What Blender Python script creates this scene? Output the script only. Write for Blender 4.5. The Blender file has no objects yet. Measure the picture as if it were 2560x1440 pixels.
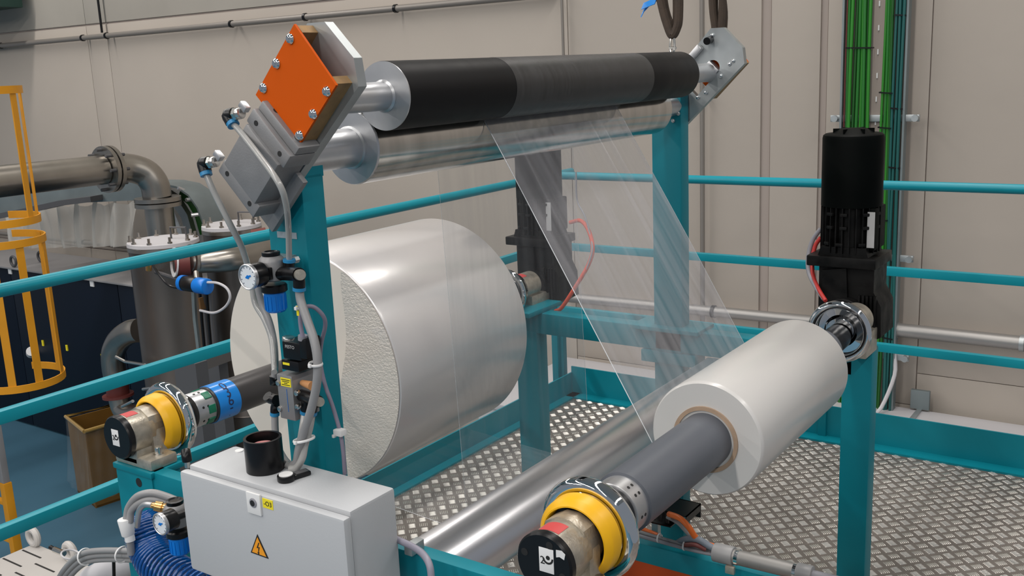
import bpy, bmesh, math, random
from mathutils import Vector, Matrix, Euler
import numpy as np
random.seed(7)
PI = math.pi
sc = bpy.context.scene
C = sc.collection

# ---------------------------------------------------------------- camera, light, exposure
cam_d = bpy.data.cameras.new('camera'); cam = bpy.data.objects.new('camera', cam_d); C.objects.link(cam)
sc.camera = cam
YAW, PIT, ROL, FPX = -0.615779, -0.216993, -0.043793, 2514.38
cy_, sy_, cp_, sp_, cr_, sr_ = math.cos(YAW), math.sin(YAW), math.cos(PIT), math.sin(PIT), math.cos(ROL), math.sin(ROL)
fwd = Vector((sy_*cp_, cy_*cp_, sp_)); rt = Vector((cy_, -sy_, 0)); up = rt.cross(fwd)
r_ = rt*cr_ + up*sr_; u_ = -rt*sr_ + up*cr_
M = Matrix((r_, u_, -fwd)).transposed().to_4x4(); M.translation = (0, 0, 1.6)
cam.matrix_world = M
cam_d.sensor_width = 36; cam_d.lens = FPX/2560*36; cam_d.clip_start = .05; cam_d.clip_end = 100
sc.view_settings.view_transform = 'Standard'; sc.view_settings.look = 'None'
sc.view_settings.gamma = 1; sc.view_settings.use_curve_mapping = False
sc.view_settings.exposure = -0.16
sc.cycles.use_denoising = True
sc.cycles.max_bounces = 8; sc.cycles.transparent_max_bounces = 12
sc.cycles.sample_clamp_indirect = 4

w = bpy.data.worlds.new('hall_air'); sc.world = w; w.use_nodes = True
w.node_tree.nodes['Background'].inputs[0].default_value = (.80, .88, 1.0, 1)
w.node_tree.nodes['Background'].inputs[1].default_value = .27

def lamp(x, y, z, sx, sy, e, col=(1, .95, .90)):
    l = bpy.data.lights.new('ceiling_or_fill_lamp', 'AREA'); l.shape = 'RECTANGLE'; l.size = sx; l.size_y = sy
    l.energy = e; l.color = col
    o = bpy.data.objects.new('ceiling_or_fill_lamp', l); C.objects.link(o); o.location = (x, y, z)
    return o
for lx in (-9.5, -5.4, -1.5, 2.6):
    for ly in (-3.4, 3.0):
        lamp(lx, ly, 5.2, .30, 5.8, 155 if lx > -8 else 240)
    lamp(lx, -9.6, 5.2, .30, 5.0, 300)  # fill row added far behind the camera to brighten faces turned towards it

# ---------------------------------------------------------------- mesh helpers
def V(*a): return Vector(a[0] if len(a) == 1 else a)
def basis(d):
    d = Vector(d).normalized()
    a = Vector((0, 0, 1)) if abs(d.z) < .9 else Vector((1, 0, 0))
    x = a.cross(d).normalized(); return x, d.cross(x).normalized(), d

class MB:
    """collects shapes (world coordinates) and links them as one mesh object"""
    def __init__(s): s.v = []; s.f = []
    def add(s, vs, fs):
        n = len(s.v); s.v += [tuple(p) for p in vs]; s.f += [tuple(i+n for i in f) for f in fs]; return s
    def box(s, a, b, ch=0):
        x0, x1 = sorted((a[0], b[0])); y0, y1 = sorted((a[1], b[1])); z0, z1 = sorted((a[2], b[2]))
        return s.obox(((x0+x1)/2, (y0+y1)/2, (z0+z1)/2), (x1-x0, y1-y0, z1-z0), None, ch)
    def obox(s, c, size, rot=None, ch=0):
        hx, hy, hz = [q/2 for q in size]; c = Vector(c)
        bm = bmesh.new(); bmesh.ops.create_cube(bm, size=1)
        for v in bm.verts: v.co = Vector((v.co.x*2*hx, v.co.y*2*hy, v.co.z*2*hz))
        if ch > 0: bmesh.ops.bevel(bm, geom=bm.edges[:], offset=min(ch, hx*.9, hy*.9, hz*.9), segments=2, affect='EDGES', profile=.6)
        for v in bm.verts: v.co = ((rot @ v.co) if rot else v.co) + c
        bm.verts.index_update()
        s.add([v.co[:] for v in bm.verts], [[v.index for v in f.verts] for f in bm.faces]); bm.free(); return s
    def lathe(s, p0, d, prof, seg=32, cap=True, a0=0, a1=2*PI):
        """prof: (distance along d, radius) list"""
        x, y, d = basis(d); p0 = Vector(p0); full = abs(a1-a0-2*PI) < 1e-6
        n = seg if full else seg+1; vs = []; fs = []
        for t, r in prof:
            for i in range(n):
                a = a0+(a1-a0)*i/seg; vs.append(p0+d*t+x*(r*math.cos(a))+y*(r*math.sin(a)))
        for k in range(len(prof)-1):
            for i in range(seg):
                j = (i+1) % n; fs.append((k*n+i, k*n+j, (k+1)*n+j, (k+1)*n+i))
        if cap and full:
            if prof[0][1] > 1e-6: fs.append(tuple(range(n))[::-1])
            if prof[-1][1] > 1e-6: fs.append(tuple((len(prof)-1)*n+i for i in range(n)))
        return s.add(vs, fs)
    def cyl(s, p0, p1, r, r2=None, seg=24, ch=0):
        p0, p1 = Vector(p0), Vector(p1); L = (p1-p0).length; r2 = r if r2 is None else r2
        pr = [(0, r), (L, r2)] if ch <= 0 else [(0, r-ch), (ch*.3, r-ch*.3), (ch, r), (L-ch, r2), (L-ch*.3, r2-ch*.3), (L, r2-ch)]
        return s.lathe(p0, p1-p0, pr, seg)
    def ring(s, p0, p1, ro, ri, seg=32):
        L = (Vector(p1)-Vector(p0)).length
        return s.lathe(p0, Vector(p1)-Vector(p0), [(0, ri), (0, ro), (L, ro), (L, ri), (0, ri)], seg, cap=False)
    def torus(s, c, d, R, r, seg=48, rs=14, sq=1.0):
        return s.lathe(c, d, [(r*sq*math.sin(t), R+r*math.cos(t)) for t in [2*PI*k/rs for k in range(rs+1)]], seg, cap=False)
    def tube(s, pts, r, seg=10, smooth=6, cap=True, rad=None):
        P = [Vector(p) for p in pts]
        if smooth and len(P) > 2:
            Q = []
            for i in range(len(P)-1):
                a = P[i-1] if i else P[0]*2-P[1]; b, c = P[i], P[i+1]; e = P[i+2] if i+2 < len(P) else c*2-b
                for k in range(smooth):
                    t = k/smooth
                    Q.append(.5*((2*b)+(c-a)*t+(2*a-5*b+4*c-e)*t*t+(3*b-a-3*c+e)*t**3))
            Q.append(P[-1]); P = Q
        T = [(P[min(i+1, len(P)-1)]-P[max(i-1, 0)]).normalized() for i in range(len(P))]
        x, y, _ = basis(T[0]); vs = []; fs = []
        for i, p in enumerate(P):
            x = (x-T[i]*x.dot(T[i])).normalized(); y = T[i].cross(x)
            rr = r if rad is None else rad(i/(len(P)-1))
            for k in range(seg):
                a = 2*PI*k/seg; vs.append(p+x*(rr*math.cos(a))+y*(rr*math.sin(a)))
        for i in range(len(P)-1):
            for k in range(seg):
                j = (k+1) % seg; fs.append((i*seg+k, i*seg+j, (i+1)*seg+j, (i+1)*seg+k))
        if cap: fs += [tuple(range(seg))[::-1], tuple((len(P)-1)*seg+k for k in range(seg))]
        return s.add(vs, fs)
    def strip(s, pts, w, t, wdir):
        """flat bar along pts: width w along wdir, thickness t"""
        P = [Vector(p) for p in pts]; vs = []; fs = []; wd = Vector(wdir).normalized()
        for i, p in enumerate(P):
            T = (P[min(i+1, len(P)-1)]-P[max(i-1, 0)]).normalized(); n = T.cross(wd).normalized()
            for a, b in ((-1, -1), (1, -1), (1, 1), (-1, 1)): vs.append(p+wd*(a*w/2)+n*(b*t/2))
        for i in range(len(P)-1):
            for k in range(4):
                j = (k+1) % 4; fs.append((i*4+k, i*4+j, (i+1)*4+j, (i+1)*4+k))
        fs += [(3, 2, 1, 0), tuple((len(P)-1)*4+k for k in range(4))]
        return s.add(vs, fs)
    def prism(s, poly, y0, y1, ax='Y', ch=0):
        """polygon (x,z) extruded along Y from y0 to y1 (ax X: (y,z); ax Z: (x,y))"""
        f = {'Y': lambda a, b, t: (a, t, b), 'X': lambda a, b, t: (t, a, b), 'Z': lambda a, b, t: (a, b, t)}[ax]
        n = len(poly)
        return s.add([f(a, b, y0) for a, b in poly]+[f(a, b, y1) for a, b in poly],
                     [tuple(range(n)), tuple(range(n, 2*n))[::-1]]+[(i, i+n, (i+1) % n+n, (i+1) % n) for i in range(n)])
    def grid(s, fn, nu, nv, th=0):
        vs = [fn(i/nu, j/nv) for i in range(nu+1) for j in range(nv+1)]; m = nv+1
        fs = [(i*m+j, (i+1)*m+j, (i+1)*m+j+1, i*m+j+1) for i in range(nu) for j in range(nv)]
        return s.add(vs, fs)
    def build(s, name, m, parent=None, label=None, flat=False, ang=35, stuff=False):
        root = parent
        while root is not None and root.parent is not None: root = root.parent
        if root is not None: o0 = Vector(root['_o']) if '_o' in root else Vector((0, 0, 0))
        else:
            A = np.array(s.v); o0 = Vector(((A[:, 0].min()+A[:, 0].max())/2, (A[:, 1].min()+A[:, 1].max())/2, A[:, 2].min()))
        me = bpy.data.meshes.new(name)
        me.from_pydata([(p[0]-o0.x, p[1]-o0.y, p[2]-o0.z) for p in s.v], [], s.f)
        bm = bmesh.new(); bm.from_mesh(me); bmesh.ops.recalc_face_normals(bm, faces=bm.faces[:]); bm.to_mesh(me); bm.free()
        if not flat:
            me.polygons.foreach_set('use_smooth', [True]*len(me.polygons)); me.set_sharp_from_angle(angle=math.radians(ang))
        me.materials.append(m)
        o = bpy.data.objects.new(name, me); C.objects.link(o)
        if root is None: o.location = o0; o['_o'] = tuple(o0)
        else: o.parent = parent
        if label: o['label'] = label
        if stuff: o['kind'] = 'stuff'
        return o

def thing(name, label, cat, loc, group=None):
    o = bpy.data.objects.new(name, None); C.objects.link(o); o.location = loc; o['_o'] = tuple(loc)
    o.empty_display_size = .05
    o['label'] = label; o['category'] = cat
    if group: o['group'] = group
    return o
def tag(o, label, cat, group=None, kind=None):
    o['label'] = label; o['category'] = cat
    if group: o['group'] = group
    if kind: o['kind'] = kind
    return o
def struct(o, label=None):
    o['kind'] = 'structure'
    if label: o['label'] = label
    return o
def dup(o, parent=None):
    c = o.copy(); C.objects.link(c)
    if parent is not None: c.parent = parent
    for ch in list(o.children): dup(ch, c)
    return c
def text_geo(body, size, depth=.0004):
    """flat lettering as (verts, faces) centred on 0 in the XY plane"""
    cu = bpy.data.curves.new('lettering', 'FONT'); cu.body = body; cu.size = size; cu.extrude = depth/2
    cu.align_x = 'CENTER'; cu.align_y = 'CENTER'; cu.resolution_u = 3
    o = bpy.data.objects.new('lettering', cu); C.objects.link(o)
    dg = bpy.context.evaluated_depsgraph_get(); me = bpy.data.meshes.new_from_object(o.evaluated_get(dg))
    vs = [v.co.copy() for v in me.vertices]; fs = [tuple(p.vertices) for p in me.polygons]
    bpy.data.objects.remove(o); bpy.data.curves.remove(cu); bpy.data.meshes.remove(me)
    return vs, fs
def text_on(body, size, c, xd, yd, name, m, parent, depth=.0004):
    vs, fs = text_geo(body, size, depth); c = Vector(c); xd = Vector(xd).normalized(); yd = Vector(yd).normalized(); n = xd.cross(yd)
    b = MB(); b.add([c+xd*v.x+yd*v.y+n*v.z for v in vs], fs); return b.build(name, m, parent, flat=True)

# ---------------------------------------------------------------- materials
def mat(name, col, rough=.5, metal=0, spec=.5, coat=0, bump=None, var=None, alpha=1, trans=0, emit=None, aniso=0, coatr=.1):
    m = bpy.data.materials.new(name); m.use_nodes = True; nt = m.node_tree; p = nt.nodes['Principled BSDF']
    I = p.inputs; I['Base Color'].default_value = (*col, 1); I['Roughness'].default_value = rough; I['Metallic'].default_value = metal
    I['Specular IOR Level'].default_value = spec; I['Coat Weight'].default_value = coat; I['Coat Roughness'].default_value = coatr
    I['Alpha'].default_value = alpha; I['Transmission Weight'].default_value = trans
    I['Anisotropic'].default_value = aniso
    tc = nt.nodes.new('ShaderNodeTexCoord')
    def noise(sc_, det, stretch):
        mp = nt.nodes.new('ShaderNodeMapping'); mp.inputs['Scale'].default_value = stretch
        n = nt.nodes.new('ShaderNodeTexNoise'); n.inputs['Scale'].default_value = sc_; n.inputs['Detail'].default_value = det
        nt.links.new(tc.outputs['Object'], mp.inputs[0]); nt.links.new(mp.outputs[0], n.inputs['Vector']); return n
    if var:   # (scale, amount, stretch)
        n = noise(var[0], 4, var[2] if len(var) > 2 else (1, 1, 1))
        cr = nt.nodes.new('ShaderNodeMapRange'); cr.inputs['From Min'].default_value = .3; cr.inputs['From Max'].default_value = .7
        cr.inputs['To Min'].default_value = 1-var[1]; cr.inputs['To Max'].default_value = 1+var[1]*.6
        mx = nt.nodes.new('ShaderNodeVectorMath'); mx.operation = 'SCALE'; mx.inputs[0].default_value = col
        nt.links.new(n.outputs[0], cr.inputs[0]); nt.links.new(cr.outputs[0], mx.inputs['Scale']); nt.links.new(mx.outputs[0], I['Base Color'])
        rr = nt.nodes.new('ShaderNodeMapRange'); rr.inputs['To Min'].default_value = max(0, rough*(1-var[1])); rr.inputs['To Max'].default_value = min(1, rough*(1+var[1]))
        nt.links.new(n.outputs[0], rr.inputs[0]); nt.links.new(rr.outputs[0], I['Roughness'])
    if bump:  # (scale, strength, stretch, distance)
        n = noise(bump[0], 3, bump[2] if len(bump) > 2 else (1, 1, 1))
        b = nt.nodes.new('ShaderNodeBump'); b.inputs['Strength'].default_value = bump[1]; b.inputs['Distance'].default_value = bump[3] if len(bump) > 3 else .002
        nt.links.new(n.outputs[0], b.inputs['Height']); nt.links.new(b.outputs[0], I['Normal'])
    if emit: I['Emission Color'].default_value = (*emit[:3], 1); I['Emission Strength'].default_value = emit[3]
    return m
def film_mat(name, fac, col=(.80, .82, .86), rough=.12, streak=None):
    """clear plastic web: mostly transparent, faint milky haze and a gloss"""
    m = bpy.data.materials.new(name); m.use_nodes = True; nt = m.node_tree; nt.nodes.clear()
    out = nt.nodes.new('ShaderNodeOutputMaterial'); mx = nt.nodes.new('ShaderNodeMixShader'); tr = nt.nodes.new('ShaderNodeBsdfTransparent')
    p = nt.nodes.new('ShaderNodeBsdfPrincipled'); p.inputs['Base Color'].default_value = (*col, 1); p.inputs['Roughness'].default_value = rough
    tr.inputs[0].default_value = (.97, .98, .98, 1)
    nt.links.new(tr.outputs[0], mx.inputs[1]); nt.links.new(p.outputs[0], mx.inputs[2]); nt.links.new(mx.outputs[0], out.inputs[0])
    mx.inputs[0].default_value = fac
    if streak:
        tc = nt.nodes.new('ShaderNodeTexCoord'); mp = nt.nodes.new('ShaderNodeMapping'); mp.inputs['Scale'].default_value = streak
        n = nt.nodes.new('ShaderNodeTexNoise'); n.inputs['Scale'].default_value = 1; n.inputs['Detail'].default_value = 3
        r = nt.nodes.new('ShaderNodeMapRange'); r.inputs['From Min'].default_value = .3; r.inputs['From Max'].default_value = .75
        r.inputs['To Min'].default_value = fac*.65; r.inputs['To Max'].default_value = min(1, fac*1.45)
        nt.links.new(tc.outputs['Object'], mp.inputs[0]); nt.links.new(mp.outputs[0], n.inputs[0]); nt.links.new(n.outputs[0], r.inputs[0]); nt.links.new(r.outputs[0], mx.inputs[0])
    return m
teal = mat('teal_paint', (.001, .190, .245), .42, spec=.28, var=(3, .10))
teal_rail = mat('teal_rail_paint', (.002, .25, .32), .38, spec=.35, var=(2, .08))
wallm = mat('cream_wall', (.425, .38, .335), .8, spec=.2, var=(.7, .05), bump=(9, .15, (1, 1, 1), .01))
wallg = mat('dirty_wall_joint', (.36, .31, .28), .85, spec=.1)
wallu = mat('upper_wall', (.38, .355, .315), .85, spec=.1, var=(1, .08))
bluefloor = mat('blue_floor_paint', (.05, .125, .185), .42, var=(.8, .14), spec=.4)
deckm = mat('deck_aluminium', (.175, .155, .14), .5, metal=.4, var=(5, .22))
treadm = mat('tread_bar_aluminium', (.74, .71, .66), .33, metal=.85, var=(9, .15))
zinc = mat('zinc_plate', (.44, .47, .48), .42, metal=.75, var=(12, .12))
alu = mat('machined_aluminium', (.58, .585, .60), .34, metal=.85, var=(20, .06))
alug = mat('grey_cast_aluminium', (.27, .27, .275), .5, metal=.5, var=(30, .07), bump=(300, .12))
steelroll = mat('polished_roller', (.62, .61, .59), .17, metal=1, var=(3, .18, (1, 9, 1)))
guidem = mat('guide_roller_aluminium', (.74, .74, .77), .30, metal=.92, var=(1.5, .03))
chrome = mat('chrome', (.80, .81, .82), .035, metal=1)
nickel = mat('nickel_fitting', (.68, .66, .62), .2, metal=1)
brass = mat('brass', (.72, .42, .16), .25, metal=1)
rubber = mat('black_rubber_roller', (.005, .005, .006), .5, spec=.2, var=(6, .25, (1, 3, 1)))
rubfilm = mat('film_dulled_rubber', (.032, .032, .033), .42, spec=.5, var=(10, .35, (1, 12, 1)))
blackp = mat('black_plastic', (.005, .005, .006), .3, spec=.35)
blackc = mat('black_motor_paint', (.0012, .002, .0018), .5, spec=.06, var=(10, .3))
blackd = mat('dusty_black_casting', (.006, .006, .006), .5, spec=.18, var=(18, .9), bump=(60, .3))
orange = mat('orange_plate', (.60, .088, .001), .55, spec=.12)
orange2 = mat('orange_red_board', (.62, .075, .005), .6)
tan = mat('tan_spacer', (.32, .19, .075), .6, var=(40, .3))
yellow = mat('yellow_guard_ring', (.83, .44, .005), .38, var=(20, .06))
yellowp = mat('yellow_ladder_paint', (.64, .27, .005), .5, var=(5, .08))
yel = mat('yellow_label', (.85, .72, .02), .5)
white = mat('cabinet_paint', (.47, .485, .505), .42, bump=(250, .08), var=(2, .02))
whitep = mat('white_plastic', (.75, .75, .75), .4)
castm = mat('cast_housing', (.50, .46, .39), .36, metal=.7, bump=(210, .55, (1, 1, 1), .001), var=(60, .2))
shaftd = mat('dark_shaft', (.055, .052, .053), .38, metal=.3, var=(9, .15))
sleeve = mat('grey_plastic_sleeve', (.095, .105, .125), .42, spec=.5, var=(4, .05))
bluet = mat('blue_tape', (.0, .23, .72), .3, coat=.4)
bluep = mat('blue_plastic', (.0, .17, .62), .3)
bluer = mat('blue_release_ring', (.02, .22, .45), .4)
bluec = mat('blue_coil_tube', (.001, .065, .27), .12, coat=.5)
red = mat('red_label', (.55, .06, .06), .5)
pink = mat('pink_disc', (.62, .25, .25), .6)
greyt = mat('grey_hose', (.27, .27, .275), .38)
cleart = mat('clear_grey_tube', (.36, .36, .35), .2, coat=.4)
greyc = mat('grey_cable', (.27, .27, .30), .45)
gface = mat('gauge_face', (.72, .76, .80), .35)
glass = mat('gauge_glass', (.85, .9, .95), .05, alpha=.18)
ink = mat('marker_ink', (.012, .02, .08), .6)
blk = mat('label_black', (.01, .01, .01), .6)
core = mat('cardboard_core', (.42, .30, .21), .8, var=(30, .1))
rollw = mat('stretch_film_roll', (.70, .68, .68), .28, metal=.3, coat=.6, coatr=.14, bump=(1, .12, (6, 5, 6), .01), var=(1.2, .04, (1, 5, 1)))
rollend = mat('film_roll_end', (.70, .65, .585), .42, coat=.25)
rollbump = mat('wrinkled_roll_end', (.72, .665, .60), .24, metal=.25, coat=.8, coatr=.12, bump=(150, .8, (1, 1, 1.4), .0035))
froll = mat('milky_film_roll', (.60, .59, .575), .34, spec=.5, coat=.4, coatr=.2, var=(1.5, .03))
frollend = mat('milky_film_roll_end', (.66, .62, .60), .5)
film_d = film_mat('clear_film', .30, col=(.46, .46, .49), rough=.22, streak=(2, 30, 1))
film_f = film_mat('faint_edge_highlight', .3, col=(.7, .72, .75), rough=.1)  # weaker painted highlight for the less bright edges
film_e = film_mat('film_edge_highlight', .75, col=(.9, .92, .95), rough=.1)  # paler and denser than the web, edge highlight put into the colour
film_v = film_mat('clear_film_vertical', .13, col=(.46, .47, .50), rough=.2, streak=(2, 45, 2))
drape = film_mat('dust_sheet', .5, col=(.72, .69, .64), rough=.35)
wrapm = film_mat('wrap_film', .6, col=(.42, .46, .50), rough=.2, streak=(8, 8, 8))
bagm = film_mat('bag_film', .06, col=(.5, .55, .6), rough=.15, streak=(6, 6, 6))
stainless = mat('stainless_steel', (.40, .375, .34), .30, metal=.95, var=(2.5, .22))
tankm = mat('stained_tank_steel', (.185, .165, .15), .36, metal=.8, var=(2.2, .3, (1, 1, .25)))
galv = mat('galvanised_tray', (.22, .26, .27), .5, metal=.6, var=(4, .12))
maroon = mat('maroon_coupling', (.15, .035, .03), .45)
navy = mat('navy_panel', (.002, .006, .015), .5, spec=.25)
ledgem = mat('pale_sheet_top', (.52, .51, .53), .5, var=(1.5, .05))
greytop = mat('dusty_grey_top', (.26, .255, .26), .6, var=(1.5, .1))
green = mat('green_cable', (.014, .15, .018), .42)
green2 = mat('bright_green_cable', (.025, .21, .018), .42)
green3 = mat('deep_green_cable', (.007, .085, .010), .45)
tealc = mat('teal_cable', (.010, .095, .09), .42)
pipeg = mat('conduit_grey', (.23, .21, .19), .45, metal=.3)
pipes = mat('conduit_steel', (.33, .32, .31), .42, metal=.6)
sling = mat('brown_sling', (.06, .042, .03), .9, bump=(150, .5), var=(40, .25))
orangec = mat('orange_cable', (.80, .16, .02), .4)
brownbox = mat('brown_carton', (.17, .085, .014), .5, coat=.15, var=(3, .15))
greyfr = mat('dark_grey_frame', (.075, .075, .08), .5)
boxw = mat('warm_white_sheet', (.50, .48, .46), .45)
rust = mat('rust_spot', (.16, .08, .025), .9, bump=(200, .8))

# ================================================================ THE SETTING
WY = 6.2
def base_obj(name, loc):
    o = bpy.data.objects.new(name, None); C.objects.link(o); o.location = loc; o['_o'] = tuple(loc); return o
wall = struct(MB().box((-16, WY+.06, -2.0), (4, WY+.2, 5.5)).build('wall_back', wallg), 'cream panelled hall wall behind the machine')
def panel(x0, x1, z0, z1, m=wallm, dy=0):
    b = MB().box((x0+.003, WY+.045+dy, z0+.002), (x1-.003, WY+.062, z1-.002), .002)
    return b.build('wall_panel', m, wall)
xs = [-16, -13.0, -9.6, -9.26, -3.84, -2.83, -2.415, -2.355, -2.04, -2.0, -1.40, 1.2, 4]
for a, b_ in zip(xs[:-1], xs[1:]):
    thin = (b_-a) < .08
    if thin: panel(a, b_, -2.0, 5.5, wallg, .012)
    elif b_ <= -3.8:
        panel(a, b_, -.14, 2.185); panel(a, b_, 2.20, 5.5, wallu); panel(a, b_, -2.0, -.15)
    else: panel(a, b_, -2.0, -.35) if a > -1.5 else panel(a, b_, -2.0, -.56); panel(a, b_, -.35 if a > -1.5 else -.56, 5.5)
struct(MB().box((-16, -8, -2.1), (4, WY+.2, -2.0)).build('floor', bluefloor, ang=30), 'blue painted hall floor below the platform')
struct(MB().box((-16, -8, 5.5), (4, WY+.2, 5.6)).build('ceiling', mat('ceiling_sheet', (.55, .54, .52), .8)), 'hall ceiling')
# platform deck with raised five-bar tread
deck = MB().box((-2.62, .55, -.012), (.9, 4.10, 0)).build('platform_deck', deckm)
struct(deck, 'raised aluminium tread plate platform floor')
for a, b_, c, d in ((-2.62, -2.54, .55, 4.10), (.82, .9, .55, 4.10), (-2.62, .9, 4.02, 4.10), (-2.62, .9, .55, .63)):
    MB().box((a, c, -.16), (b_, d, -.013)).build('support_beam', teal, deck)
for px_, py_ in ((-2.58, .6), (-2.58, 4.06), (.86, .6), (.86, 4.06)):
    MB().box((px_-.05, py_-.05, -2.0), (px_+.05, py_+.05, -.16)).build('support_column', teal, deck)
tb = MB(); P_ = .0595
def tread(cx, cy, ang):
    ca, sa = math.cos(ang), math.sin(ang)
    for k in range(-2, 3):
        ox, oy = cx-sa*k*.0066, cy+ca*k*.0066; L, Wd, h = .0135, .0019, .0017
        vs = []
        for (u, v, z) in ((-L, 0, 0), (-L*.7, -Wd, 0), (L*.7, -Wd, 0), (L, 0, 0), (L*.7, Wd, 0), (-L*.7, Wd, 0),
                          (-L*.8, 0, h*.7), (-L*.55, -Wd*.45, h), (L*.55, -Wd*.45, h), (L*.8, 0, h*.7), (L*.55, Wd*.45, h), (-L*.55, Wd*.45, h)):
            vs.append((ox+ca*u-sa*v, oy+sa*u+ca*v, z))
        tb.add(vs, [(i, (i+1) % 6, (i+1) % 6+6, i+6) for i in range(6)]+[(6, 7, 8, 9, 10, 11)])
for i in range(0, 52):
    for j in range(0, 53):
        x, y = -2.50+i*P_, .93+j*.0585
        if x > -.3+.0*y or x > .25: continue
        tread(x, y, PI/4)
        if y+.03 < 3.98: tread(x+P_/2, y+.02925, -PI/4)
tbo = tb.build('tread_bars', treadm, deck, flat=True, stuff=True)
rs = MB().grid(lambda u, v: (-1.245+.058*(u-.5)+.004*math.sin(9*v), 1.47+.022*(v-.5)+.005*math.sin(11*u), .0022+.003*math.sin(PI*u)*math.sin(PI*v)*(1+.4*math.sin(23*u+17*v))), 12, 6)
tag(rs.build('dirt_crumb', rust), 'small rusty brown dirt crumb lying on the tread plate beside the white cabinet', 'dirt')

# ================================================================ GUARD RAILING
t = thing('guard_railing', 'teal guard railing along the left and far edges of the platform', 'railing', (-2.58, 4.03, 0))
MB().tube([(-2.58, .4, 1.085), (-2.58, 3.93, 1.085), (-2.573, 3.985, 1.085), (-2.555, 4.02, 1.085), (-2.50, 4.03, 1.085), (.9, 4.03, 1.085)], .0185, 16, 4).build('top_rail', teal_rail, t)
for z in (.745, .43):
    MB().box((-2.62, .4, z-.018), (-2.59, 4.03, z+.018), .003).build('middle_rail', teal_rail, t)
    MB().box((-2.6, 4.02, z-.017), (.9, 4.05, z+.017), .003).build('middle_rail', teal_rail, t)
for p in ((-2.598, 4.03), (-2.598, .62), (-2.5818,4.0550,0.1642), (-1.2783,4.0550,0.6492), (.45, 4.055)):
    MB().box((p[0]-.017, p[1]-.017, 0), (p[0]+.017, p[1]+.017, 1.08), .002).build('rail_post', teal, t)
MB().prism([(-2.525, 0), (-2.525, .11), (-2.532, .11), (-2.532, .008), (-2.48, .008), (-2.48, 0)], .56, 4.06).build('toe_board', teal, t)
MB().prism([(4.06, 0), (4.06, .14), (4.052, .14), (4.052, .008), (3.985, .008), (3.985, 0)], -2.53, .9, 'X').build('toe_board', teal, t)

# ================================================================ MACHINE FRAME
fr = thing('winder_frame', 'teal painted steel frame of the film winder standing on the tread plate', 'machine frame', (-1.4, 2.0, 0))
def upright(y0, y1, ztop, name='upright'):
    b = MB().box((-1.432, y0, 0), (-1.333, y1, ztop), .006); return b.build(name, teal, fr)
un = upright(1.25, 1.306, 1.43); uf = upright(2.80, 2.856, 1.50)
MB().prism([(-1.432, 1.42), (-1.333, 1.42), (-1.333, 1.515)], 1.25, 1.306).build('sloped_top', teal, fr)
for y0 in (1.25, 2.80):
    MB().box((-1.50, y0-.035, .762), (-1.265, y0+.09, .775), .002).build('foot_plate', teal, fr)
# near frame side
nb = MB().box((-1.90, 1.232, .69), (-.66, 1.266, .762), .004).build('near_beam', teal, fr)
MB().box((-1.995, 1.228, 0), (-1.862, 1.305, .748), .005).build('leg', teal, fr)
MB().box((-1.998, 1.224, .748), (-1.856, 1.31, .762), .003).build('mounting_plate', teal, fr)
MB().box((-1.862, 1.236, .60), (-1.79, 1.244, .70), .003).build('gusset', teal, fr)
MB().lathe((-1.9107,1.2285,0.7291), (0, -1, 0), [(0, .0105), (.0012, .0105)], 24).build('hole_shade_disc', blk, fr)  # flat black disc, its colour stands for the shade inside a hole
MB().box((-.83, 1.175, 0), (-.70, 1.262, .772), .006).build('leg', teal, fr)
MB().box((-.835, 1.17, .772), (-.692, 1.26, .789), .003).build('mounting_plate', teal, fr)
# far frame side
MB().box((-2.05, 2.80, .69), (-.80, 2.86, .765), .006).build('far_beam', teal, fr)
MB().box((-1.975, 2.80, 0), (-1.885, 2.866, .70), .006).build('leg', teal, fr)
MB().box((-.833, 2.80, 0), (-.748, 2.866, .775), .008).build('leg', teal, fr)
MB().box((-2.09, 2.72, .765), (-1.86, 2.93, .782), .003).build('mounting_plate', teal, fr)
MB().box((-1.475, 2.79, .650), (-1.285, 2.868, .69), .004).build('splice_block', teal, fr)
# base beams
MB().box((-1.13, 1.20, .02), (-1.05, 2.41, .11), .005).build('base_beam', teal, fr)
MB().box((-1.40, 2.42, .155), (-.25, 2.475, .215), .005).build('cross_rail', teal_rail, fr)
MB().box((-1.52, 1.2, .0), (-1.13, 1.28, .08), .005).build('base_beam', teal, fr)
for xx in (-1.37, -.36): MB().box((xx, 2.43, 0), (xx+.05, 2.465, .158), .003).build('rail_bracket', teal, fr)
MB().box((-1.40, 2.425, .045), (-.30, 2.435, .155), .001).build('kick_board', orange2, fr, label='orange red board hung under the cross rail')
# rating label and screws on the near upright
MB().box((-1.4069,1.2495,1.3222), (-1.3558,1.2485,1.3106)).build('rating_label', mat('faded_label', (.30, .36, .40), .5), fr)
MB().lathe((-0.8288,2.7990,0.7321), (0, -1, 0), [(0, .009), (.004, .009), (.006, .006)], 12).build('bolt', zinc, fr)

for q in ((-1.3405,2.7990,1.4392), (-1.3578,2.7990,1.4179)): MB().lathe(q, (0, -1, 0), [(0, .006), (.003, .006), (.005, .004)], 10).build('bolt', zinc, fr)
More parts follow.
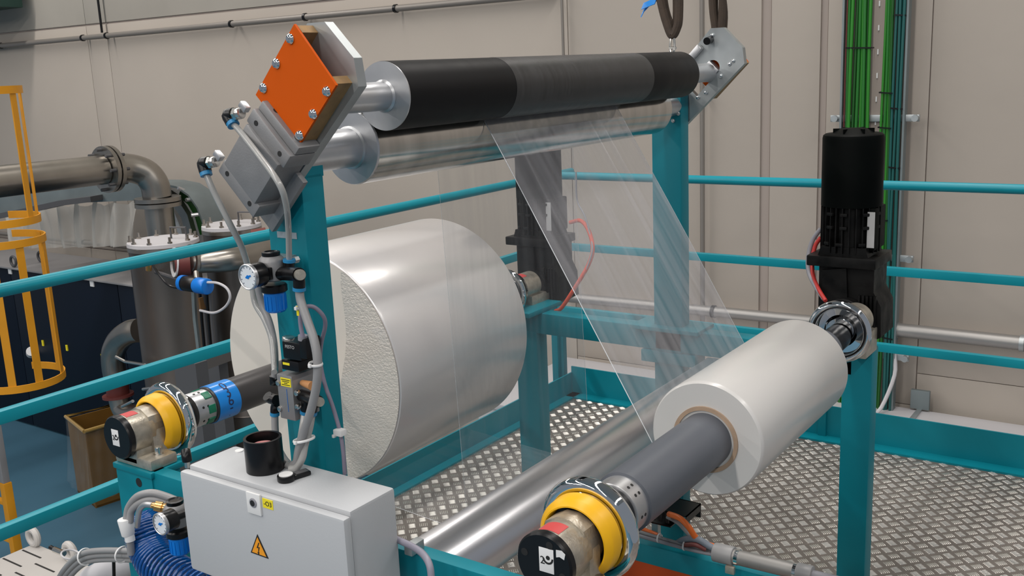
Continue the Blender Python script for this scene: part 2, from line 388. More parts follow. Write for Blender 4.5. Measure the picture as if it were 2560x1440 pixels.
# ================================================================ ROLLERS
UX, UZ_, LX, LZ = -1.27, 1.556, -1.363, 1.461
ro = thing('upper_nip_roller', 'black rubber covered nip roller, the upper of the pair, dulled grey in the middle', 'roller', (UX, 2.0, UZ_))
def yroll(x, z, prof, m, name, par, label=None, seg=64, y0=0, ang=35):
    return MB().lathe((x, y0, z), (0, 1, 0), prof, seg).build(name, m, par, label, ang=ang)
yroll(UX, UZ_, [(1.416, .0635), (1.755, .0635)], rubber, 'rubber_cover', ro)
yroll(UX, UZ_, [(1.755, .0638), (2.38, .0638)], rubfilm, 'rubber_cover', ro, 'grey film-dulled middle section of the rubber cover')
yroll(UX, UZ_, [(2.38, .0635), (2.655, .0635), (2.66, .061)], rubber, 'rubber_cover', ro)
yroll(UX, UZ_, [(1.413, .001), (1.413, .0630), (1.4175, .0630)], alu, 'end_cap', ro)
yroll(UX, UZ_, [(1.235, .0262), (1.408, .0262), (1.411, .030), (1.414, .030)], alu, 'journal', ro)
yroll(UX, UZ_, [(2.66, .0275), (2.858, .0275)], alu, 'journal', ro)
ro = thing('lower_nip_roller', 'polished steel nip roller directly under the black rubber roller', 'roller', (LX, 2.0, LZ))
yroll(LX, LZ, [(1.416, .0716), (2.656, .0716)], steelroll, 'roller_shell', ro)
yroll(LX, LZ, [(1.412, .001), (1.412, .070), (1.4155, .0714), (1.4175, .0714)], alu, 'end_cap', ro)
yroll(LX, LZ, [(1.235, .037), (1.407, .037), (1.409, .041), (1.413, .041)], alu, 'journal', ro)
yroll(LX, LZ, [(2.656, .030), (2.85, .030)], alu, 'journal', ro)
gx, gz = -1.207, .628
ro = thing('guide_roller', 'long shiny aluminium guide roller lying low between the two film rolls', 'roller', (gx, 2.0, gz))
yroll(gx, gz, [(1.285, .070), (1.29, .0717), (2.77, .0717), (2.775, .070)], guidem, 'roller_shell', ro, ang=60)
yroll(gx, gz, [(1.235, .018), (2.80, .018)], alu, 'axle', ro)
for y in (1.262, 2.778): MB().box((gx-.04, y, .58), (gx+.04, y+.022, .69), .003).build('bearing_block', zinc, ro)
ro = thing('idler_roller', 'slim steel idler roller below the vertical film web', 'roller', (-1.372, 2.0, .50))
yroll(-1.372, .50, [(1.29, .030), (2.79, .030)], steelroll, 'roller_shell', ro)
yroll(-1.372, .50, [(1.25, .01), (2.81, .01)], alu, 'axle', ro)

# ================================================================ NIP BEARING BRACKETS
S = Vector((.7071, 0, .7071)); N = Vector((-.7071, 0, .7071))
RS = Matrix((S, Vector((0, 1, 0)), N)).transposed().to_3x3()
plate = [(-1.262, 1.684), (-1.222, 1.684), (-1.163, 1.624), (-1.157, 1.578), (-1.38, 1.368), (-1.425, 1.362), (-1.490, 1.440)]
def bolt_y(b, x, y, z, r=.0075, h=.004, s=-1):
    b.lathe((x, y, z), (0, s, 0), [(0, r), (h*.3, r), (h*.8, r*.75), (h, r*.35)], 14)
br = thing('near_nip_bracket', 'grey bracket with a bright orange cover plate at the near end of the nip rollers', 'bracket', (-1.3, 1.2, 1.36))
MB().prism(plate, 1.228, 1.248).build('side_plate', zinc, br)
T, Lc, B, Rc = (-1.2513,1.1880,1.6819), (-1.3595,1.1880,1.5708), (-1.2704,1.1880,1.4805), (-1.1679,1.1880,1.5821)
cen = Vector([(T[i]+Lc[i]+B[i]+Rc[i])/4 for i in range(3)])
MB().prism([(q[0], q[2]) for q in (T, Lc, B, Rc)], 1.188, 1.193).build('cover_plate', orange, br, 'bright orange cover plate')
for f0, f1 in (((T, Lc)), ((Rc, B))):
    a = Vector(f0); b_ = Vector(f1); inw = (cen-(a+b_)/2).normalized(); d = (b_-a)
    q = [a+inw*.003, b_+inw*.003, b_+inw*.019, a+inw*.019]
    MB().prism([(p.x, p.z) for p in q], 1.193, 1.228).build('spacer_bar', tan, br, 'tan spacer bar between the plates')
Tv, Lv, Bv, Rv = [Vector(q) for q in (T, Lc, B, Rc)]
for a, b_ in ((Tv, Lv), (Rv, Bv)):
    for k in (.1, .5, .9):
        p = a.lerp(b_, k); p = p+(cen-p)*.13 if k != .5 else p+(cen-p)*.12
        bb = MB(); bolt_y(bb, p.x, 1.188, p.z, .0088, .006); bb.cyl((p.x, 1.1825, p.z), (p.x, 1.1815, p.z), .003, seg=6)
        bb.build('button_screw', chrome, br)
# bearing carriage between the plates
MB().obox(Vector((UX, 1.212, UZ_)), (.075, .03, .07), RS, .004).build('bearing_carriage', alug, br)
# compact air cylinder on the lower left
cc = Vector((-1.3595,1.1600,1.4549)); cc.y = 1.194
cy = MB().obox(cc+Vector((0, -.0, 0)), (.098, .066, .098), RS, .003).build('air_cylinder', alug, br)
for sgn in (-1, 1):
    MB().obox(cc+S*(sgn*.062)+Vector((0, .003, 0)), (.030, .060, .114), RS, .004).build('cylinder_cap', alug, cy)
    for k in (-.036, .036):
        p = cc+S*(sgn*.062)+N*k
        MB().cyl((p.x, 1.168, p.z), (p.x, 1.1663, p.z), .0048, seg=12).build('screw_hole', blk, cy)
MB().obox(cc+S*.086+Vector((0, .008, 0)), (.018, .05, .112), RS, .003).build('front_flange', alug, cy)
MB().cyl(cc+S*.09+N*-.005+Vector((0, .010, 0)), cc+S*.115+N*-.005+Vector((0, .010, 0)), .013).build('piston_rod', nickel, cy)
for k in (-.035, .03):
    p = cc+S*.0925+N*k; MB().cyl(p+Vector((0, -.004, 0)), p+S*.003+Vector((0, -.004, 0)), .006, seg=10).build('screw_hole', blk, cy)
MB().obox(Vector((-1.373, 1.222, 1.408)), (.13, .012, .10), RS, .002).build('backing_plate', alug, br)

br = thing('far_nip_bracket', 'grey metal bearing bracket at the far end of the nip rollers, under the brown slings', 'bracket', (-1.3, 2.8, 1.36))
def cut_plate(y0, y1):
    """side plate with the round-topped slot along the slide direction"""
    hw = .022; A = Vector((UX, 0, UZ_)); tip = A+S*.020
    slot = [tip+S*(hw*math.cos(a))+N*(hw*math.sin(a)) for a in [PI/2-PI*k/12 for k in range(13)]]
    lo = A-S*.075
    slot = [lo+N*hw]+slot+[lo-N*hw]
    outer = [Vector((p[0], 0, p[1])) for p in plate]
    bm = bmesh.new(); es = []
    for loop in (outer, slot):
        vs = [bm.verts.new((p.x, y0, p.z)) for p in loop]
        es += [bm.edges.new((vs[i], vs[(i+1) % len(vs)])) for i in range(len(vs))]
    r = bmesh.ops.triangle_fill(bm, use_beauty=True, use_dissolve=False, edges=es)
    fcs = [f for f in r['geom'] if isinstance(f, bmesh.types.BMFace)]
    ex = bmesh.ops.extrude_face_region(bm, geom=fcs)
    for v in [g for g in ex['geom'] if isinstance(g, bmesh.types.BMVert)]: v.co.y = y1
    bm.verts.index_update(); b = MB(); b.add([v.co[:] for v in bm.verts], [[v.index for v in f.verts] for f in bm.faces]); bm.free(); return b
cut_plate(2.858, 2.878).build('side_plate', zinc, br, flat=True)
MB().obox(Vector((UX, 2.865, UZ_))+S*.004, (.050, .03, .042), RS, .003).build('bearing_carriage', alu, br)
MB().prism([(q[0], q[2]) for q in (T, Lc, B, Rc)], 2.915, 2.920).build('cover_plate', orange, br, 'orange cover plate seen through the slot')
for f0, f1 in (((T, Lc)), ((Rc, B))):
    a = Vector(f0); b_ = Vector(f1); inw = (cen-(a+b_)/2).normalized()
    q = [a-inw*.004, b_-inw*.004, b_+inw*.010, a+inw*.010]
    MB().prism([(p.x, p.z) for p in q], 2.878, 2.915).build('spacer_bar', tan, br, 'tan spacer bar between the plates')
for q in ((-1.1911,2.8570,1.5873), (-1.2023,2.8570,1.5785), (-1.2298,2.8570,1.5447), (-1.2771,2.8570,1.4967), (-1.3031,2.8570,1.4830), (-1.2565,2.8570,1.6636)):
    bb = MB(); bolt_y(bb, q[0], 2.858, q[2], .0062, .006); bb.build('button_screw', chrome, br)
MB().cyl((-1.2629,2.8570,1.6513), (-1.2601,2.8250,1.6467), .011, seg=16).build('black_plug', blackp, br, label='black rubber stop')
fe = Vector((-1.2507,2.7900,1.6272))
MB().obox(Vector((-1.325, 2.848, 1.598)), (.10, .018, .020), RS, .003).build('guide_bar', alu, br)

# ================================================================ SHAFTS, ROLLS, CHUCKS
BX, BZ = -1.95, .832
sh = thing('rear_winding_shaft', 'dark round shaft carrying the huge film roll, with a blue tape band near its end', 'shaft', (BX, 2.0, BZ))
yroll(BX, BZ, [(1.455, .040), (1.457, .0455), (2.715, .0455), (2.718, .040)], shaftd, 'shaft_tube', sh)
yroll(BX, BZ, [(1.463, .0468), (1.527, .0468)], bluet, 'tape_band', sh, 'blue tape band with marker writing')
yroll(BX, BZ, [(1.405, .041), (1.407, .042), (1.457, .042)], alu, 'silver_collar', sh, ang=60)
for a in (55, 118, 5, -40, -95, 170):
    d = Vector((math.cos(math.radians(a)), 0, math.sin(math.radians(a))))
    MB().obox(Vector((BX, 1.4435, BZ))+d*.0405, (.020, .020, .006), Euler((0, -math.radians(a)+PI/2, 0)).to_matrix(), .001).build('green_key', mat('green_key', (.0, .17, .09), .4), sh)
for a in (18, 78, -30):
    for dy in (0, .014):
        d = Vector((math.cos(math.radians(a)), 0, math.sin(math.radians(a))))
        p = Vector((BX, 1.42+dy, BZ))+d*.0418; MB().cyl(p, p+d*.0006, .0032, seg=10).build('pin_hole', blk, sh)
yroll(BX, BZ, [(1.352, .030), (1.358, .041), (1.372, .042), (1.376, .040), (1.380, .043), (1.403, .043), (1.406, .041)], blackp, 'black_hub', sh)
d = Vector((.28, 0, .96)); p = Vector((BX, 1.39, BZ))+d*.0425; MB().ring(p, p+d*.0015, .008, .0045, 16).build('socket_screw', nickel, sh)
# handwriting bent round the tape
def wrap_text(body, size, cx, y, cz, r, a_mid, m, par, name='handwriting'):
    vs, fs = text_geo(body, size, .0002); out = []
    for v in vs:   # text runs round the circumference, letter tops toward +Y
        a = a_mid-v.x/r; rr = r+.0003+v.z; out.append((cx+rr*math.cos(a), y+v.y, cz+rr*math.sin(a)))
    return MB().add(out, fs).build(name, m, par, flat=True)
for ch_, a in (('I', -28), ('-', -10), ('6', 10), ('3', 36), ('0', 62)):
    vs, fs = text_geo(ch_, .036, .0002); am = math.radians(a); out = []
    for v in vs:
        aa = am+v.y/.047; rr = .0471+v.z; out.append((BX+rr*math.cos(aa), 1.496+v.x, BZ+rr*math.sin(aa)))
    # letters stand along the circumference, reading upward
    MB().add(out, fs).build('handwriting', ink, sh, flat=True)

def chuck(root_args, X, Z, yd, near=True, s=1.0):
    """safety chuck: cast housing, black end disc, yellow sliding ring, chrome hand wheel, foot plate"""
    t = thing(*root_args)
    def L(prof, m, name, label=None, ang=35, seg=48):
        return MB().lathe((X, yd, Z), (0, 1, 0), prof, seg).build(name, m, t, label, ang=ang)
    L([(0, .020), (0, .047), (.0035, .050), (.014, .050), (.016, .047), (.016, .03)], blackp, 'end_disc', 'black end disc with a small white sticker')
    h = L([(.014, .044), (.018, .047), (.068, .047), (.072, .045), (.105, .045), (.13, .030)], castm, 'housing')
    # faceted shoulder block and foot
    MB().prism([(X-.042, Z-.005), (X-.034, Z+.038), (X-.012, Z+.050), (X+.012, Z+.050), (X+.036, Z+.036), (X+.046, Z), (X+.046, Z-.06), (X-.042, Z-.06)], yd+.060, yd+.092).build('shoulder', castm, t)
    MB().box((X-.036, yd+.018, Z-.064), (X+.040, yd+.088, Z-.03), .004).build('pedestal', castm, t)
    MB().box((X-.045, yd+.018, Z-.070), (X+.088, yd+.088, Z-.045), .006).build('foot_plate', castm, t)
    for dx in (.066,):
        bb = MB(); bb.lathe((X+dx, yd+.055, Z-.046), (0, 0, 1), [(0, .011), (.003, .011), (.003, .0085), (.018, .0085), (.019, .0075)], 16); bb.build('foot_bolt', nickel, t)
    # yellow ring: C shaped in section, open below
    yr = MB().lathe((X, yd, Z), (0, 1, 0), [(.090, .055), (.086, .0565), (.086, .059), (.095, .0675), (.098, .0685), (.119, .0695), (.123, .064), (.123, .055), (.090, .055)], 48, cap=False, a0=math.radians(-52), a1=math.radians(228))
    yr.build('sliding_ring', yellow, t, 'yellow sliding guard ring')
    L([(.106, .036), (.106, .054), (.130, .054), (.130, .036)], blackp, 'gap_shade_ring')  # black ring added to darken the gap inside the yellow ring
    wl = MB().torus((X, yd+.139, Z), (0, 1, 0), .0745, .0145, 64, 16); wl.build('hand_wheel', chrome, t, ang=60)
    L([(.124, .030), (.126, .064), (.130, .070), (.138, .069), (.144, .055), (.150, .036), (.156, .032)], chrome, 'wheel_dish', ang=50)
    lb = MB().lathe((X, yd, Z), (0, 1, 0), [(.020, .0473), (.046, .0473)], 24, cap=False, a0=math.radians(62-90+0), a1=math.radians(0))
    # red sticker on top of the housing
    rl = MB(); n = 10
    rl.grid(lambda u, v: (X+.0474*math.cos(math.radians(70+48*u)), yd+.020+.030*v, Z+.0474*math.sin(math.radians(70+48*u))), n, 2)
    rl.build('red_sticker', red, t)
    return t
c1 = chuck(('shaft_chuck', 'yellow ringed chrome wheel chuck at the near end of the big roll, left', 'chuck', (BX, 1.25, .76)), BX, BZ, 1.213)
def sticker(t, X, Z, y, dx=-.004, dz=0, s=1.0):
    MB().box((X+dx-.0125*s, y-.0006, Z+dz-.019*s), (X+dx+.0125*s, y+.0005, Z+dz+.019*s), .0004).build('white_sticker', whitep, t)
    c = Vector((X+dx, y-.0009, Z+dz))
    text_on('2', .017*s, c+Vector((-.0065*s, 0, -.001)), (1, 0, 0), (0, 0, 1), 'sticker_digit', blk, t)
    b = MB().lathe((c.x+.003*s, y-.0008, c.z+.005*s), (0, -1, 0), [(0, .0034*s), (.0003, .0034*s)], 16); b.build('sticker_emblem', blk, t)
    b = MB().lathe((c.x+.003*s, y-.0008, c.z+.004*s), (0, -1, 0), [(0, .0062*s), (0, .0092*s), (.0003, .0092*s), (.0003, .0062*s), (0, .0062*s)], 20, cap=False, a0=PI*1.02, a1=PI*2.02); b.build('sticker_emblem', blk, t)
    for k, tx in ((-.009, 'THE TEAM'), (-.0125, 'BEARING HOUSING'), (-.015, 'SERVICE')):
        pass
sticker(c1, BX, BZ, 1.213, s=1.0)
FX, FZ = -.785, .860
c2 = chuck(('shaft_chuck', 'yellow ringed chrome wheel chuck at the near end of the front shaft, bottom', 'chuck', (FX, 1.2, .77)), FX, FZ, 1.160)
sticker(c2, FX, FZ, 1.160, dx=.006, dz=.008, s=1.05)
for a in (70, 160, 250, 340): MB().cyl((FX+.036*math.cos(math.radians(a)), 1.1605, FZ+.036*math.sin(math.radians(a))), (FX+.036*math.cos(math.radians(a)), 1.1595, FZ+.036*math.sin(math.radians(a))), .0062, seg=16).build('screw_recess', blk, c2)
MB().prism([(FX+.024, FZ+.030), (FX+.024, FZ+.018), (FX+.030, FZ+.020), (FX+.038, FZ+.017), (FX+.040, FZ+.026), (FX+.034, FZ+.031)], 1.1594, 1.1602).build('torn_sticker', whitep, c2)
sf = thing('front_winding_shaft', 'front winding shaft in a thick grey plastic sleeve, passing through the milky film roll', 'shaft', (FX, 2.0, FZ))
yroll(FX, FZ, [(1.410, .048), (1.412, .0547), (2.46, .0547), (2.462, .045)], sleeve, 'grey_sleeve', sf)
yroll(FX, FZ, [(1.370, .047), (1.372, .050), (1.414, .050)], alu, 'silver_collar', sf)
yroll(FX, FZ, [(1.300, .035), (1.304, .0455), (1.368, .0465), (1.371, .045)], blackp, 'black_hub', sf)
yroll(FX, FZ, [(2.462, .036), (2.60, .034)], blackp, 'black_hub', sf)
for a in (40, 60, -5):
    for dy in (0, .012):
        dd = Vector((math.cos(math.radians(a)), 0, math.sin(math.radians(a)))); p = Vector((FX, 1.386+dy, FZ))+dd*.0498
        MB().cyl(p, p+dd*.0006, .003, seg=10).build('pin_hole', blk, sf)
dd = Vector((.45, 0, .89)); p = Vector((FX, 1.352, FZ))+dd*.0462; MB().ring(p, p+dd*.0015, .0085, .0045, 16).build('socket_screw', nickel, sf)
# the two film rolls
rl = thing('big_film_roll', 'huge pale glossy roll of stretch film behind the near teal upright', 'film roll', (BX, 2.08, .51))
R1 = .322
yroll(BX, BZ, [(1.80, R1-.006), (1.803, R1-.001), (1.81, R1), (2.365, R1), (2.372, R1-.004), (2.372, .05)], rollw, 'film_winding', rl, seg=128, ang=50)
e = MB()
def endf(u, v):
    a = 2*PI*u; r = .047+(R1-.005-.047)*v
    return (BX+r*math.cos(a), 1.7985+.001*math.sin(3*a), BZ+r*math.sin(a))
# the right hand crescent of the end face is wrinkled, the rest smooth
e.grid(endf, 96, 24); e.build('smooth_end_face', rollend, rl)
e = MB()
def cres(u, v):
    a = math.radians(-88+150*u); k = math.sin(PI*u)**.6; r1 = R1-.004; r0 = r1-.20*k; r = r0+(r1-r0)*v
    return (BX+r*math.cos(a), 1.7972-.0022*math.sin(PI*v)*k, BZ+r*math.sin(a))
e.grid(cres, 60, 20); e.build('wrinkled_end_face', rollbump, rl, 'wrinkled shiny crescent on the roll end')
rl2 = thing('front_film_roll', 'milky white film roll on the grey sleeved front shaft at right', 'film roll', (FX, 2.0, .742))
R2 = .1186
yroll(FX, FZ, [(1.752, R2-.004), (1.756, R2-.0008), (1.762, R2), (2.29, R2), (2.295, R2-.003), (2.295, .068)], froll, 'film_winding', rl2, seg=96, ang=50)
prof = []
for k in range(21):
    q = k/20; prof.append((1.752+.0016*(k % 2)*(1-q)+.0, .068+(R2-.004-.068)*q))
MB().lathe((FX, 0, FZ), (0, 1, 0), prof, 96, cap=False).build('end_face', frollend, rl2, ang=60)
MB().ring((FX, 1.748, FZ), (FX, 2.30, FZ), .0685, .0605, 64).build('cardboard_core', core, rl2)

# far chucks and geared motors
def far_chuck(X, Z, y, label):
    t = thing('far_shaft_chuck', label, 'chuck', (X, y, Z-.08))
    def L(prof, m, name, lab=None, ang=50): return MB().lathe((X, y, Z), (0, 1, 0), prof, 48).build(name, m, t, lab, ang=ang)
    MB().torus((X, y-.006, Z), (0, 1, 0), .0735, .0115, 64, 16).build('hand_wheel', chrome, t, ang=60)
    L([(-.008, .036), (-.002, .040), (.016, .052), (.020, .068), (.004, .071)], chrome, 'wheel_dish')
    L([(.012, .066), (.045, .060), (.060, .046), (.10, .044)], chrome, 'wheel_hub')
    L([(.06, .046), (.15, .046)], castm, 'housing')
    MB().box((X-.04, y+.09, Z-.097), (X+.045, y+.20, Z-.03), .004).build('foot_plate', castm, t)
    rl = MB(); rl.grid(lambda u, v: (X+.0465*math.cos(math.radians(60+50*u)), y+.065+.03*v, Z+.0465*math.sin(math.radians(60+50*u))), 8, 2); rl.build('red_sticker', red, t)
    return t
far_chuck(FX, FZ+.012, 2.615, 'chrome hand wheel chuck at the far end of the front shaft')
far_chuck(BX-.01, BZ+.012, 2.735, 'chrome wheel chuck at the far end of the big film roll')

def gearmotor(X, Y, z0, label, box_side=1, mirror=1):
    """upright helical geared motor: gearbox, flange, ribbed body, fan cowl"""
    t = thing('geared_motor', label, 'motor', (X, Y, z0)); r = .083; x = X
    z1 = z0+.215   # flange level
    MB().prism([(x-.070, z0+.012), (x-.070, z1-.005), (x+.084, z1-.005), (x+.084, z0+.14), (x+.105, z0+.10), (x+.108, z0+.012), (x+.07, z0-.01), (x-.03, z0-.01)] if mirror > 0 else
               [(x+.070, z0+.012), (x+.070, z1-.005), (x-.084, z1-.005), (x-.084, z0+.14), (x-.085, z0+.012), (x-.07, z0-.01), (x+.03, z0-.01)], Y-.055, Y+.075).build('gearbox', blackd, t, flat=True)
    MB().prism([(x-.055, z0+.02), (x-.058, z1-.02), (x+.01, z1-.01), (x+.02, z0+.03)], Y-.066, Y-.055).build('gearbox_web', blackd, t, flat=True)
    MB().cyl((x+.01, Y-.085, z0+.06), (x+.01, Y-.05, z0+.06), .062, ch=.005).build('output_flange', blackd, t)
    for k in range(5): MB().box((x+.045+k*.011, Y-.066, z0+.0), (x+.050+k*.011, Y-.054, z0+.13)).build('cooling_rib', blackd, t)
    MB().box((x-.098, Y-.085, z1-.006), (x+.095, Y+.085, z1+.024), .004).build('mounting_flange', blackd, t)
    MB().prism([(x-.07, z1+.024), (x+.07, z1+.024), (x+.062, z1+.05), (x-.062, z1+.05)], Y-.07, Y+.07).build('bearing_shield', blackd, t, flat=True)
    zb0, zb1 = z1+.03, z1+.165
    MB().cyl((x, Y, zb0), (x, Y, zb1), .068, seg=32).build('stator_body', blackd, t)
    n = 28
    for k in range(n):
        a = 2*PI*k/n
        if math.cos(a-(-PI/2)) < -.2: continue
        c = Vector((x+.0745*math.cos(a), Y+.0745*math.sin(a), (zb0+zb1)/2))
        MB().obox(c, (.016, .0028, zb1-zb0-.006), Euler((0, 0, a)).to_matrix()).build('cooling_fin', blackd, t)
    for zz in (zb0+.028, zb0+.075, zb0+.112):
        for a in (-125, -95, -52, -20):
            ar = math.radians(a+ (7 if zz > zb0+.05 else 0)); c = Vector((x+.079*math.cos(ar), Y+.079*math.sin(ar), zz))
            MB().obox(c, (.010, .020, .009), Euler((0, 0, ar)).to_matrix(), .002).build('casting_boss', blackd, t)
    bs = box_side
    MB().box((x+bs*.060, Y-.05, zb0+.01), (x+bs*.080, Y+.06, zb1-.005), .006).build('terminal_box', blackc, t)
    MB().box((x+bs*.060, Y-.0525, zb0+.02), (x+bs*.080, Y-.0505, zb1-.015)).build('type_plate', mat('type_plate', (.45, .45, .45), .5), t)
    zc0, zc1 = zb1-.005, z1+.362
    MB().lathe((x, Y, 0), (0, 0, 1), [(zc0, r-.004), (zc0+.001, r), (zc1-.012, r), (zc1-.004, r-.002), (zc1, r-.008), (zc1+.001, .055), (zc1+.013, .036), (zc1+.014, .0)], 64).build('fan_cowl', blackc, t)
    for k in range(3):
        a = k*PI/3+.3; MB().obox((x, Y, zc1+.0075), (.11, .003, .012), Euler((0, 0, a)).to_matrix()).build('cowl_rib', blackc, t)
    return t
gearmotor(-.838, 2.865, .800, 'black geared motor standing upright at the far end of the front shaft, right', 1)
gearmotor(-1.985, 3.0, .762, 'black geared motor behind the clear film, driving the big roll shaft', 1)
# motor cables
g = 'cables looping down from the geared motors'
def hose(name, pts, r, m, label, cat='hose', group=None, seg=10):
    return tag(MB().tube(pts, r, seg).build(name, m, ang=60), label, cat, group)
hose('motor_cable', [(-0.9221,2.8600,1.1029), (-0.9447,2.8600,1.0687), (-0.9533,2.8500,1.0224), (-0.9445,2.8300,0.9793), (-0.9150,2.8000,0.9464), (-0.8792,2.7700,0.9174)], .0065, greyc, 'grey cable looping left of the right hand motor', 'cable', g)
hose('motor_cable', [(-0.9183,2.8500,1.0790), (-0.9340,2.8500,1.0533), (-0.9380,2.8400,1.0135), (-0.9280,2.8200,0.9708), (-0.9023,2.7900,0.9414), (-0.8714,2.7600,0.9157)], .006, mat('red_cable', (.50, .035, .03), .45), 'red cable looping left of the right hand motor', 'cable', g)
hose('motor_cable', [(-1.8343,2.9600,1.0589), (-1.7841,2.9500,1.0686), (-1.7413,2.9300,1.0379), (-1.7155,2.9100,0.9847), (-1.7270,2.9000,0.9302), (-1.7684,2.8800,0.8537), (-1.8217,2.8700,0.7755), (-1.8504,2.8700,0.7582)], .007, mat('orange_red_cable', (.62, .09, .05), .45), 'orange red cable looping right of the motor behind the film', 'cable', g)
hose('motor_cable', [(-1.8039,2.9600,1.2355), (-1.8023,2.9600,1.1388), (-1.7616,2.9400,1.0879), (-1.7296,2.9200,1.0236), (-1.7131,2.9000,0.9728), (-1.7413,2.8900,0.8891)], .003, greyc, 'thin grey wire hanging right of the motor behind the film', 'cable', g)

# ================================================================ FILM WEBS
random.seed(3)
YA, YB = 1.755, 2.335
wr = [(random.random(), .004+.010*random.random(), random.uniform(.3, 1)) for _ in range(26)]
def wrinkle(v, u):
    """ridge height across the web (v across, u along)"""
    h = 0
    for c, w_, a in wr:
        c2 = c+(c-.5)*.15*u; h += a*math.exp(-((v-c2)/w_)**2)*(1-.55*u)
    return .0016*h
wb = thing('film_web', 'clear film web running from the nip rollers down to the milky roll at right', 'film', (-1.05, 2.0, .8))
P0 = Vector((LX+(.0722)*.866, 0, LZ+(.0722)*.5)); P1 = Vector((FX-.1192*.866, 0, FZ-.1192*.5)); nrm = Vector((.866, 0, .5))
def web2(u, v):
    if u < .06:
        a = math.radians(45-15*(u/.06)); p = Vector((LX+(.0722)*math.cos(a), 0, LZ+(.0722)*math.sin(a)))
    elif u > .97:
        k = (u-.97)/.03; a = math.radians(210+25*k); p = Vector((FX+.1192*math.cos(a), 0, FZ+.1192*math.sin(a)))
    else:
        k = (u-.06)/.91; p = P0.lerp(P1, k)+nrm*(wrinkle(v, k)*math.sin(PI*min(1, k*6+.05)/2 if k < .16 else PI/2)+.0015*math.sin(PI*k))
    return (p.x, YA+(YB-YA)*v, p.z)
MB().grid(web2, 44, 220).build('film_sheet', film_d, wb, ang=180)
for v in (0, 1): MB().tube([Vector(web2(u/40, v)) for u in range(3, 39)], .0009 if v == 0 else .0007, 6, 0).build('film_edge_highlight', film_e if v == 0 else film_f, wb, ang=180)
wb = thing('film_web', 'clear film web hanging straight down in front of the big roll', 'film', (-1.40, 2.0, .5))
def web1(u, v):
    k = u; x = (LX-.0712)*(1-k)+(-1.372-.0306)*k; z = LZ*(1-k)+.50*k
    return (x+.0006*math.sin(40*v+3*k)+.0005*math.sin(97*v), YA+(YB-YA)*v, z)
MB().grid(web1, 10, 160).build('film_sheet', film_v, wb, ang=180)
for v in (0, 1): MB().tube([Vector(web1(u/12, v)) for u in range(0, 13)], .0006, 6, 0).build('film_edge_highlight', film_f, wb, ang=180)
wb = thing('film_web', 'clear film web running low from under the big roll to the idler roller', 'film', (-1.65, 2.0, .47))
def web3(u, v): return (BX*(1-u)+(-1.372)*u, YA+.05+(YB-YA-.05)*v, (BZ-R1-.0008)*(1-u)+(.50-.0306)*u)
MB().grid(web3, 8, 60).build('film_sheet', film_v, wb, ang=180)
MB().tube([web3(u/8, 0) for u in range(9)], .0006, 6, 0).build('film_edge_highlight', film_e, wb, ang=180)

# ================================================================ PNEUMATICS ON THE NEAR UPRIGHT
def pbox(a, b, y1, ch=0, mbx=None):
    return (mbx or MB()).box((a[0], a[1], a[2]), (b[0], y1, b[2]), ch)
def elbow(label, p_body, d_in, p_out, root_loc):
    """push-in elbow: nickel neck, black bent body, blue release ring"""
    t = thing('push_in_fitting', label, 'fitting', root_loc, 'push-in elbow fittings on the air cylinder')
    pb, po = Vector(p_body), Vector(p_out); di = Vector(d_in)
    MB().cyl(pb+di*.014, pb+di*.036, .0098, seg=18, ch=.001).cyl(pb+di*.020, pb+di*.027, .0115, seg=6).build('nickel_neck', nickel, t)
    d = (po-pb).normalized()
    MB().tube([pb+di*.016, pb+di*.006, pb+d*.001, pb+d*.010, po], .0115, 14, 3).build('elbow_body', blackp, t)
    MB().cyl(po, po+d*.007, .0108, seg=18).build('release_ring', bluer, t)
    MB().obox(pb+di*.040+Vector((.0, .004, .010)), (.012, .012, .018), RS, .002).build('mounting_lug', alu, t)
    return po+d*.006, d
E1 = Vector((-1.4084,1.1650,1.5382)); O1 = Vector((-1.3975,1.1630,1.5260)); E2 = Vector((-1.4886,1.1650,1.4540)); O2 = Vector((-1.4821,1.1630,1.4387))
px_d = (Vector((-1.3563,1.1650,1.5431))-E1).normalized()
o1, d1 = elbow('upper black elbow fitting with blue ring, left of the orange plate', E1, px_d, O1, tuple(E1))
o2, d2 = elbow('lower black elbow fitting with blue ring, at the bottom corner of the air cylinder', E2, px_d, O2, tuple(E2))
gt = 'clear air tubes on the near upright'
hose('air_tube', [o1-d1*.002, (-1.3774,1.1600,1.5126), (-1.3142,1.1450,1.4700), (-1.2633,1.1350,1.4284), (-1.2672,1.1500,1.3918), (-1.3052,1.1850,1.3438), (-1.3324,1.2050,1.2847)], .0055, cleart, 'clear air tube crossing the air cylinder down to the tee fitting', 'hose', gt)
hose('air_tube', [o2-d2*.002, (-1.4674,1.1650,1.4030), (-1.4452,1.1750,1.3448), (-1.4479,1.2000,1.2928), (-1.4630,1.2250,1.2304), (-1.4583,1.2250,1.1863), (-1.4303,1.2200,1.1579), (-1.4100,1.2150,1.1230), (-1.3929,1.2000,1.0792), (-1.3829,1.1900,1.0718)], .0058, cleart, 'clear air tube running from the lower elbow behind the gauge to the valve', 'hose', gt)

